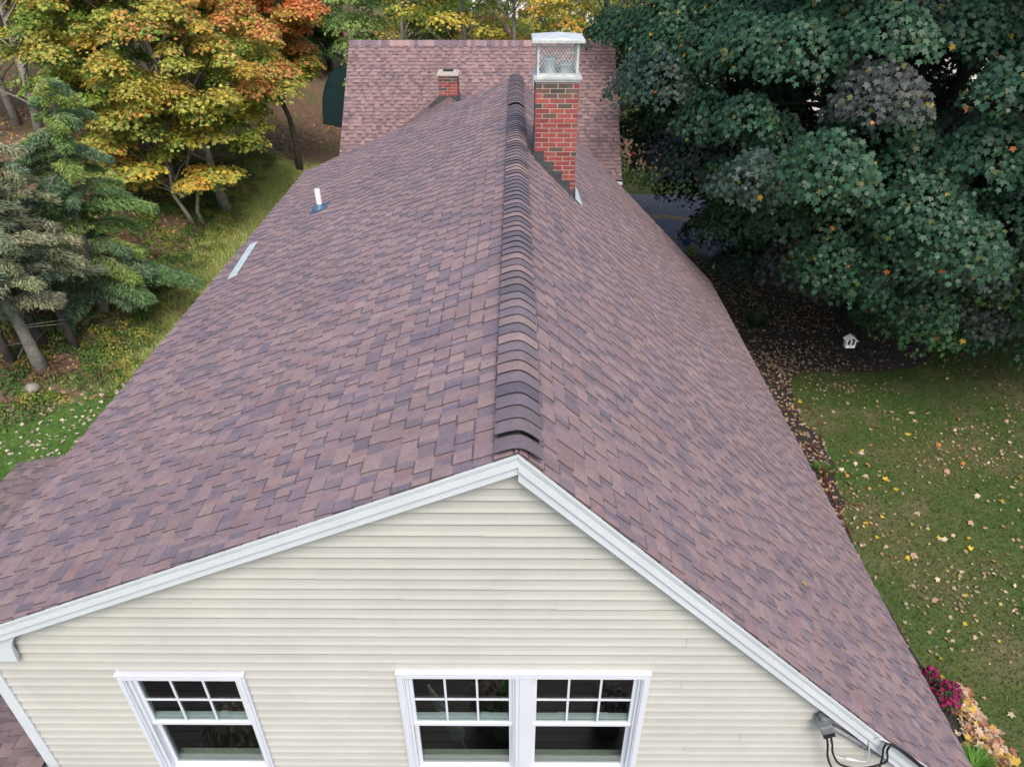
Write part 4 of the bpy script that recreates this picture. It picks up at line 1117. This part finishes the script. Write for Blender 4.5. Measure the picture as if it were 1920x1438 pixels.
def scat(n, x0, x1, y0, y1, f=None):
    x = g.uniform(x0, x1, n); y = g.uniform(y0, y1, n); P = np.stack([x, y, 0 * x], 1)
    if f is not None: P = P[np.array([f(a, b_) for a, b_ in zip(x, y)])]
    return P
inbed = lambda a, b_: in_poly(a, b_, bed) and a > 4.8
litter('bed_leaf_litter', np.concatenate([scat(1500, 6.3, 7.8, 9, 17, inbed), scat(2600, 4.8, 13.2, 13, 24.3, inbed), scat(2600, 5, 9.5, 18, 24.3, inbed), scat(500, 6.5, 9, 15, 17.5, inbed), scat(260, 5.4, 7.4, 2, 14, inbed)]), .062, 'fallen leaves scattered over the dark mulch', LC * .5 + .10, 3)
litter('road_leaf_litter', scat(420, 4.5, 16, 18, 30, lambda a, b_: b_ > 26 - .8 * (a - 4)), .12, 'fallen leaves scattered on the road', LC, 4)
litter('lawn_leaf_litter', scat(7000, 6, 16, 3, 20, lambda a, b_: not in_poly(a, b_, bed) and b_ < 28 - .8 * a and math.sin(a * 1.7 + b_ * .8) + math.sin(b_ * 1.9 - a) > rnd.uniform(-1.2, 1.8)),   .06, 'small leaf scraps spread on the right lawn', LC * .6 + .12, 5)
litter('bank_leaf_litter', scat(9000, -22, -9.5, 14, 42, lambda a, b_: math.sin(a * 1.3 + b_) + math.sin(b_ * .9 - a * .5) > -.9), .11, 'brown leaves lying over the wood floor', np.array([(.40, .24, .15), (.46, .30, .19), (.30, .18, .11), (.52, .38, .25), (.48, .32, .10)]), 6)
litter('grass_leaf_litter', scat(3600, -15, -6, 8, 20, lambda a, b_: b_ - 1.72 * a < 33.2), .075, 'pale leaves scattered on the left grass', LC * .5 + .33, 7)
# heap of raked leaves by the flowers
hp = []
for (px, py, r, n) in ((1795, 1302, .20, 60), (1812, 1338, .20, 80), (1832, 1378, .25, 130), (1856, 1418, .28, 150), (1880, 1470, .3, 140)):
    c = ground_at(px, py); a = g.normal(size=(n, 2)) * r * .5; z = .16 * np.exp(-(a ** 2).sum(1) / (r * r * .5)); hp.append(np.stack([c.x + a[:, 0], c.y + a[:, 1], z * g.random(n)], 1))
litter('leaf_heap', np.concatenate(hp), .095, 'heap of pink and yellow leaves beside the magenta flowers', np.array([(.50, .30, .21), (.54, .40, .28), (.58, .40, .08), (.42, .20, .12), (.56, .45, .33)]), 8, up=1.6)

# the largest single leaves on the right lawn: each its own object
def leaf_mesh(i, c):
    V, k, C = leaves(np.zeros((1, 3)), np.array([[rnd.uniform(-.3, .3), rnd.uniform(-.3, .3), 1]]), np.array([[0, 1.0, 0]]), np.array([.14]), np.array([c]), MAPLE * np.array([1.1, 1]) + np.random.default_rng(i).normal(size=MAPLE.shape) * .07, .45)
    me = np_mesh('leaf%d' % i, V, k, C); me.materials.append(M['dryleaf']); return me
lcs = [((.60, .44, .05), 'yellow'), ((.62, .50, .36), 'cream'), ((.55, .26, .07), 'orange'), ((.50, .32, .22), 'dull pink')]
lms = [leaf_mesh(i, c) for i, (c, _) in enumerate(lcs)]
cnt = 0
while cnt < 260:
    x = rnd.uniform(5.6, 13); y = rnd.uniform(3, 14.5)
    if in_poly(x, y, bed): continue
    if x > 7.5 and rnd.random() < .25: pass
    i = rnd.choice([0, 1, 1, 1, 2, 3, 3])
    o = bpy.data.objects.new('fallen_leaf', lms[i]); col.objects.link(o); o.location = (x, y, .06 + rnd.random() * .02); o.rotation_euler = (rnd.uniform(-.35, .35), rnd.uniform(-.35, .35), rnd.uniform(0, 6.28))
    s = rnd.uniform(.45, .95); o.scale = (s * rnd.uniform(.45, 1), s, s)
    tag(o, lcs[i][1] + ' maple leaf lying flat on the right lawn', 'leaf', lcs[i][1] + ' leaves fallen on the right lawn'); cnt += 1
def roof_leaf(px, py, side, c, label, s):
    p = on_slope(px, py, side, .035); V, k, C = leaves(np.zeros((1, 3)), np.array([[side * .5, -.4, 1.0]]), np.array([[1.0, .4, 0]]), np.array([s]), np.array([c]), MAPLE, .6)
    mb = np_mesh('roof_leaf', V, k, C); o = link('fallen_leaf', mb, None, M['dryleaf']); o.location = p; tag(o, label, 'leaf')
roof_leaf(745, 570, -1, (.62, .50, .36), 'curled cream leaf lying alone on the left roof slope', .19)
roof_leaf(1512, 1093, 1, (.55, .34, .08), 'small yellow brown leaf on the right roof slope', .07)

# ------------------------------------------------------------ small things right of the house
def flower_clump(name, loc, r, n, leafc, flc, label, fs_=.035, h=.35, nf=90):
    t = empty(name, loc, label, 'plant'); gg = np.random.default_rng(int(abs(loc.x) * 100))
    P, N, T = pad((0, 0, h * .35), r, h, n, .4, gg, 0)
    V, k, C = leaves(P, N, T, np.full(n, .05), np.array(leafc)[None, :] * gg.uniform(.6, 1.4, (n, 1)), QUADL); link('foliage', np_mesh('f', V, k, C), t, M['grass'], world=False)
    P, N, T = pad((0, 0, h * .45), r * .95, h, nf, .6, gg, 0)
    V, k, C = leaves(P, N, T, np.full(nf, fs_ * 1.8), np.array(flc)[None, :] * gg.uniform(.6, 1.3, (nf, 1)), np.array([(0, 0), (.5, .2), (.5, .7), (0, 1), (-.5, .7), (-.5, .2)])); link('flowers', np_mesh('fl', V, k, C), t, M['dryleaf'], world=False)
flower_clump('flower_clump', ground_at(1765, 1318), .24, 300, (.05, .10, .03), (.26, .015, .09), 'magenta flower clump between the right eave and the leaf heap', nf=150)
flower_clump('flower_clump', ground_at(1733, 1283), .12, 120, (.05, .10, .03), (.24, .015, .085), 'small magenta flower clump half hidden by the right eave', nf=50)
flower_clump('flower_clump', ground_at(1296, 481), .16, 120, (.08, .14, .03), (.5, .45, .05), 'small yellow flower clump at the roof edge near the road', nf=60)
flower_clump('flower_clump', ground_at(1285, 466), .16, 60, (.03, .06, .08), (.03, .06, .55), 'bright blue flower clump beside the road', nf=70)
flower_clump('flower_clump', ground_at(1390, 504), .13, 60, (.03, .06, .08), (.03, .08, .55), 'small blue flower clump alone on the mulch', nf=50)
def tuft(loc, r, h, n, cols, label, w=.012):
    gg = np.random.default_rng(n + int(abs(loc.x * 31))); a = gg.uniform(0, 6.28, n); rr = r * np.sqrt(gg.random(n)); P = np.stack([loc.x + rr * np.cos(a), loc.y + rr * np.sin(a), loc.z + 0 * a], 1)
    V = np.zeros((n, 3, 3)); s = np.stack([-np.sin(a), np.cos(a), 0 * a], 1); hh = h * gg.uniform(.5, 1.2, n)
    V[:, 0] = P - s * w; V[:, 1] = P + s * w; V[:, 2] = P + np.stack([np.cos(a) * hh * .7, np.sin(a) * hh * .7, hh], 1)
    o = link('grass_tuft', np_mesh('grass_tuft', V, 3, np.array(cols)[gg.integers(len(cols), size=n)]), None, M['grass']); tag(o, label, 'plant')
tuft(ground_at(1828, 1440), .16, .2, 500, [(.10, .26, .04), (.15, .32, .06)], 'bright green grassy plant at the bottom right corner')
tuft(ground_at(1418, 610), .3, .3, 300, [(.03, .08, .04), (.05, .10, .04)], 'low dark green plant alone on the mulch')
tuft(ground_at(1540, 885), .22, .10, 350, [(.07, .15, .03), (.10, .18, .04)], 'green tuft at the edge of the mulch inside the red hose')
# red hose
hp_ = [ground_at(a, b_) + Vector((0, 0, .04)) for a, b_ in [(1425, 770), (1475, 772), (1508, 765), (1530, 785), (1539, 810), (1538, 830), (1520, 838), (1512, 834), (1528, 848), (1540, 880), (1548, 910), (1562, 945), (1570, 955), (1590, 946), (1606, 950), (1614, 958)]]
mb = MB(); mb.tube(cr(hp_, 6), .006, 6)
hp_ = [ground_at(a, b_) + Vector((0, 0, .05)) for a, b_ in [(1500, 842), (1520, 850), (1537, 870), (1545, 895), (1560, 940), (1572, 968), (1585, 985), (1590, 1005), (1586, 1020)]]
mb.tube(cr(hp_, 6), .006, 6); tag(mb.build('garden_hose', M['red'], None, smooth=True), 'thin red hose looping along the edge of the mulch', 'hose')
# bare shrub and lantern at the roof edge
q = ground_at(1325, 515); mb = MB()
for k in range(16):
    a = rnd.uniform(0, 6.28); l_ = rnd.uniform(.5, 1.3); e_ = q + Vector((math.cos(a) * l_ * .6, math.sin(a) * l_ * .6, rnd.uniform(.5, 1.1)))
    mb.tube(curve_pts(q, e_, .1, 5, .1), [.014, .011, .008, .006, .003], 4, cap=False)
tag(mb.build('bare_shrub', M['bark']), 'bare twiggy shrub at the right eave near the road', 'shrub')
q = ground_at(1334, 520)
ln = empty('garden_lantern', q, 'small pale garden lantern on a stake beside the bare shrub', 'lantern')
mb = MB(); mb.tube([q, q + Vector((0, 0, .3))], .012, 8); mb.build('stake', M['grey'], ln)
mb = MB(); mb.lathe([(.045, 0), (.06, .02), (.06, .15), (.05, .16)], q + Vector((0, 0, .3)), 12, (.55, .58, .40)); mb.build('lamp_body', M['attr'], ln)
mb = MB(); mb.lathe([(.08, 0), (.04, .05), (.001, .07)], q + Vector((0, 0, .46)), 12, (.6, .6, .58)); mb.build('lamp_cap', M['attr'], ln)
# hanging white bird feeder under the maple
q = at_y(1594, 641, 14.6)
bf = empty('bird_feeder', q, 'small white house shaped bird feeder hanging below the big maple', 'bird feeder')
mb = MB(); w = .11
mb.box((q.x - w, q.y - .07, q.z - .13), (q.x + w, q.y + .07, q.z - .105)); mb.box((q.x - w, q.y - .07, q.z - .105), (q.x - w + .02, q.y + .07, q.z + .08)); mb.box((q.x + w - .02, q.y - .07, q.z - .105), (q.x + w, q.y + .07, q.z + .08))
mb.box((q.x - .012, q.y - .07, q.z - .105), (q.x + .012, q.y + .05, q.z + .07)); mb.box((q.x - w + .02, q.y - .07, q.z - .105), (q.x + w - .02, q.y - .055, q.z - .06))
mb.box((q.x - w + .02, q.y + .05, q.z - .1), (q.x + w - .02, q.y + .07, q.z + .08)); mb.build('body', M['pvc'], bf)
mb = MB()
mb.prism([(q.x - w - .04, q.z + .06), (q.x - w - .03, q.z + .05), (q.x, q.z + .15), (q.x + w + .03, q.z + .05), (q.x + w + .04, q.z + .06), (q.x, q.z + .17)], q.y - .10, q.y + .10); mb.build('roof', M['pvc'], bf)
mb = MB(); mb.box((q.x - w + .022, q.y - .045, q.z - .06), (q.x - .014, q.y + .045, q.z + .06)); mb.box((q.x + .014, q.y - .045, q.z - .06), (q.x + w - .022, q.y + .045, q.z + .06)); mb.build('seed', M['bark'], bf)
mb = MB(); mb.tube([q + Vector((0, 0, .15)), q + Vector((0, 0, 1.3))], .004, 5); mb.build('hanger', M['black'], bf)

# stone and sticks on the bank
q = ground_at(62, 733); mb = MB()
me = MB(); me.lathe([(.02, -.05), (.16, 0), (.19, .07), (.15, .14), (.06, .18), (.001, .185)], q, 9); o = me.build('stone', M['stone'], None, smooth=True)
for v in o.data.vertices: v.co.x += rnd.uniform(-.02, .02); v.co.y += rnd.uniform(-.02, .02)
tag(o, 'pale round stone on the grass below the left trees', 'stone')
def stick(a, c, r, label):
    A, B = ground_at(*a), ground_at(*c); mb = MB(); mb.tube(curve_pts(A + Vector((0, 0, .08)), B + Vector((0, 0, .1)), .05, 5, .05), [r, r, r * .8, r * .6, r * .4], 6); tag(mb.build('stick', M['paleb']), label, 'stick')
stick((318, 546), (333, 538), .03, 'short pale stick lying on the bank by the tall grass')
stick((158, 612), (195, 600), .02, 'thin stick lying before the bright hemlock trunk')
stick((195, 572), (215, 571), .02, 'small forked twig right of the bright hemlock trunk')

# ------------------------------------------------------------ two people walking
def person(loc, rz, label, top, trousers, red=False):
    t = empty('person', loc, label, 'person', rz=rz)
    def skin(name, nodes, edges, m, root=0, parent=t):
        me = bpy.data.meshes.new(name); me.from_pydata([n_[:3] for n_ in nodes], edges, []); o = bpy.data.objects.new(name, me); col.objects.link(o); o.parent = parent
        md = o.modifiers.new('s', 'SKIN'); md.use_smooth_shade = True
        for i, n_ in enumerate(nodes): me.skin_vertices[0].data[i].radius = (n_[3], n_[4] if len(n_) > 4 else n_[3]); me.skin_vertices[0].data[i].use_root = (i == root)
        o.modifiers.new('u', 'SUBSURF').levels = 1; o.modifiers['u'].render_levels = 2; me.materials.append(m); return o
    sk_m = mat('skin', (.45, .26, .19), .6)
    tm = mat('jacket', top, .9, noise=(15, .8, 1.2)); jm = mat('trousers', trousers, .9, noise=(15, .8, 1.2)); bm_ = mat('boots', (.16, .08, .04), .8)
    # body (skin coloured), facing -Y
    N = [(0, 0, .95, .15, .11), (0, .01, 1.15, .14, .10), (0, .01, 1.36, .17, .11), (0, 0, 1.47, .07), (0, -.01, 1.54, .055), (0, -.02, 1.62, .085, .095), (0, -.02, 1.72, .08, .09),
         (.20, 0, 1.40, .06), (.27, .06, 1.14, .045), (.25, -.08, .92, .035), (.25, -.11, .84, .035, .02),
         (-.20, 0, 1.40, .06), (-.27, -.04, 1.14, .045), (-.20, -.22, 1.0, .035), (-.18, -.28, .98, .035, .02),
         (.10, 0, .86, .09), (.12, -.16, .50, .06), (.12, -.28, .10, .045), (-.10, 0, .86, .09), (-.12, .06, .50, .06), (-.12, .30, .14, .045)]
    E_ = [(0, 1), (1, 2), (2, 3), (3, 4), (4, 5), (5, 6), (2, 7), (7, 8), (8, 9), (9, 10), (2, 11), (11, 12), (12, 13), (13, 14), (0, 15), (15, 16), (16, 17), (0, 18), (18, 19), (19, 20)]
    skin('body', N, E_, sk_m)
    J = [(0, 0, .92, .17, .13), (0, .01, 1.15, .165, .125), (0, .01, 1.38, .19, .13), (0, 0, 1.47, .085), (.21, 0, 1.40, .08), (.28, .06, 1.14, .062), (.255, -.07, .94, .05), (-.21, 0, 1.40, .08), (-.28, -.04, 1.14, .062), (-.21, -.20, 1.01, .05)]
    skin('jacket', J, [(0, 1), (1, 2), (2, 3), (2, 4), (4, 5), (5, 6), (2, 7), (7, 8), (8, 9)], tm)
    T_ = [(0, 0, .96, .16, .12), (.10, 0, .84, .105), (.12, -.16, .50, .08), (.12, -.27, .12, .065), (-.10, 0, .84, .105), (-.12, .06, .50, .08), (-.12, .29, .16, .065)]
    skin('trousers', T_, [(0, 1), (1, 2), (2, 3), (0, 4), (4, 5), (5, 6)], jm)
    for (x, y, z) in ((.12, -.28, .05), (-.12, .30, .07)):
        skin('boot', [(x, y + .03, z + .04, .05), (x, y, z, .05, .045), (x, y - .14, z - .01, .045, .035)], [(0, 1), (1, 2)], bm_)
    hm = MB(); hm.lathe([(.10, 0), (.105, .05), (.085, .10), (.03, .125), (.001, .128)], (0, .0, 1.69), 12, (.05, .035, .025)); hm.build('hair', M['cloth'], t, smooth=True, world=False)
    fm = MB(); fm.box((-.012, -.13, 1.63), (.012, -.10, 1.67), (.42, .24, .18)); fm.box((-.045, -.108, 1.675), (-.02, -.098, 1.687), (.03, .02, .02)); fm.box((.02, -.108, 1.675), (.045, -.098, 1.687), (.03, .02, .02)); fm.box((-.025, -.108, 1.59), (.025, -.098, 1.60), (.25, .08, .07)); fm.build('face', M['cloth'], t, world=False)
    hd = MB()
    for (hx_, hy, hz, dz) in ((.25, -.12, .82, -1), (-.18, -.30, .965, -.3)):
        for i in range(4): hd.tube([(hx_ - .024 + .016 * i, hy, hz), (hx_ - .024 + .016 * i, hy - .03, hz + .04 * dz), (hx_ - .024 + .016 * i, hy - .03 - .01, hz + (.065 + .01 * (i in (1, 2))) * dz)], [.009, .008, .006], 6)
        hd.tube([(hx_ + .03, hy, hz + .03), (hx_ + .045, hy - .03, hz + .0), (hx_ + .035, hy - .05, hz - .02)], [.010, .009, .007], 6)
    hd.build('fingers', sk_m, t, world=False)
    return t
p = person(ground_at(1186, 333), R(-80), 'person in dark clothes walking on the grass beyond the far roof', (.02, .02, .022), (.012, .012, .015))
q = p.location + Vector((-.05, -.32, 1.02)); mb = MB(); mb.lathe([(.03, 0), (.13, .03), (.16, .12), (.13, .2), (.05, .24)], q, 12); o = mb.build('red_bag', M['red'], None, smooth=True); tag(o, 'red bag carried by the person in dark clothes', 'bag')
person(ground_at(1212, 352), R(-60), 'person in brown boots half hidden under the big maple', (.02, .022, .025), (.018, .018, .02))

# ------------------------------------------------------------ dark deck before the gable, seen mirrored in the panes
mb = MB(); y = -7.0
while y < 3.4:
    mb.box((-6.5, y, .12), (6.5, y + .135, .16), jit((.035, .032, .033), .3)); y += .142
mb.box((-6.5, -7, .0), (6.5, 3.38, .119), (.01, .01, .01))
tag(mb.build('deck', M['attr']), kind='structure')
def mirrored(px, py, z):
    r_ = ray(px, py); t = (z - CH) / r_.z; return Vector((r_.x * t, 2 * WY - r_.y * t, z))
a, c = mirrored(808, 1300, 2.1), mirrored(858, 1392, 1.0)
pr = empty('parasol', c, 'folded grey green parasol mirrored in the left half of the double window', 'parasol')
mb = MB(); mb.tube([a, a.lerp(c, .3), a.lerp(c, .8), c, c + (c - a) * .03], [.03, .06, .09, .10, .05], 12); mb.build('canopy', mat('parasol_cloth', (.50, .60, .54), .9, noise=(9, .6, 1.2)), pr, smooth=True)
mb = MB(); mb.tube([a + (a - c) * .1, c + (c - a) * .7], .02, 8); mb.build('pole', M['wire'], pr, smooth=True)
for (px, py, z, r_, cf, lb) in ((915, 1310, .9, .30, (.30, .22, .20), 'dry brownish potted plant mirrored in the left half of the double window'), (950, 1335, .8, .34, (.10, .20, .07), 'green potted plant mirrored beside the window mullion'),
        (435, 1385, .9, .42, (.22, .18, .15), 'brown grassy potted plant mirrored in the single window'), (1145, 1325, .8, .26, (.22, .19, .19), 'greyish potted plant mirrored in the right half of the double window')):
    p = mirrored(px, py, z); t = empty('potted_plant', (p.x, p.y, .16), lb, 'plant'); gg = np.random.default_rng(int(px))
    P, N, T = pad((0, 0, z - .1), r_, r_ * 1.2, 420, .3, gg, 0)
    V, k, C = leaves(P, N, T, np.full(420, .10), np.array(cf)[None, :] * gg.uniform(.4, 1.5, (420, 1)), OVAL); link('foliage', np_mesh('pf', V, k, C), t, M['grass'], world=False)
    mb = MB(); mb.lathe([(.14, 0), (.2, .05), (.24, z * .6), (.21, z * .6), (.0, z * .5)], (0, 0, 0), 14, (.05, .07, .07)); mb.build('pot', M['attr'], t, smooth=True, world=False)
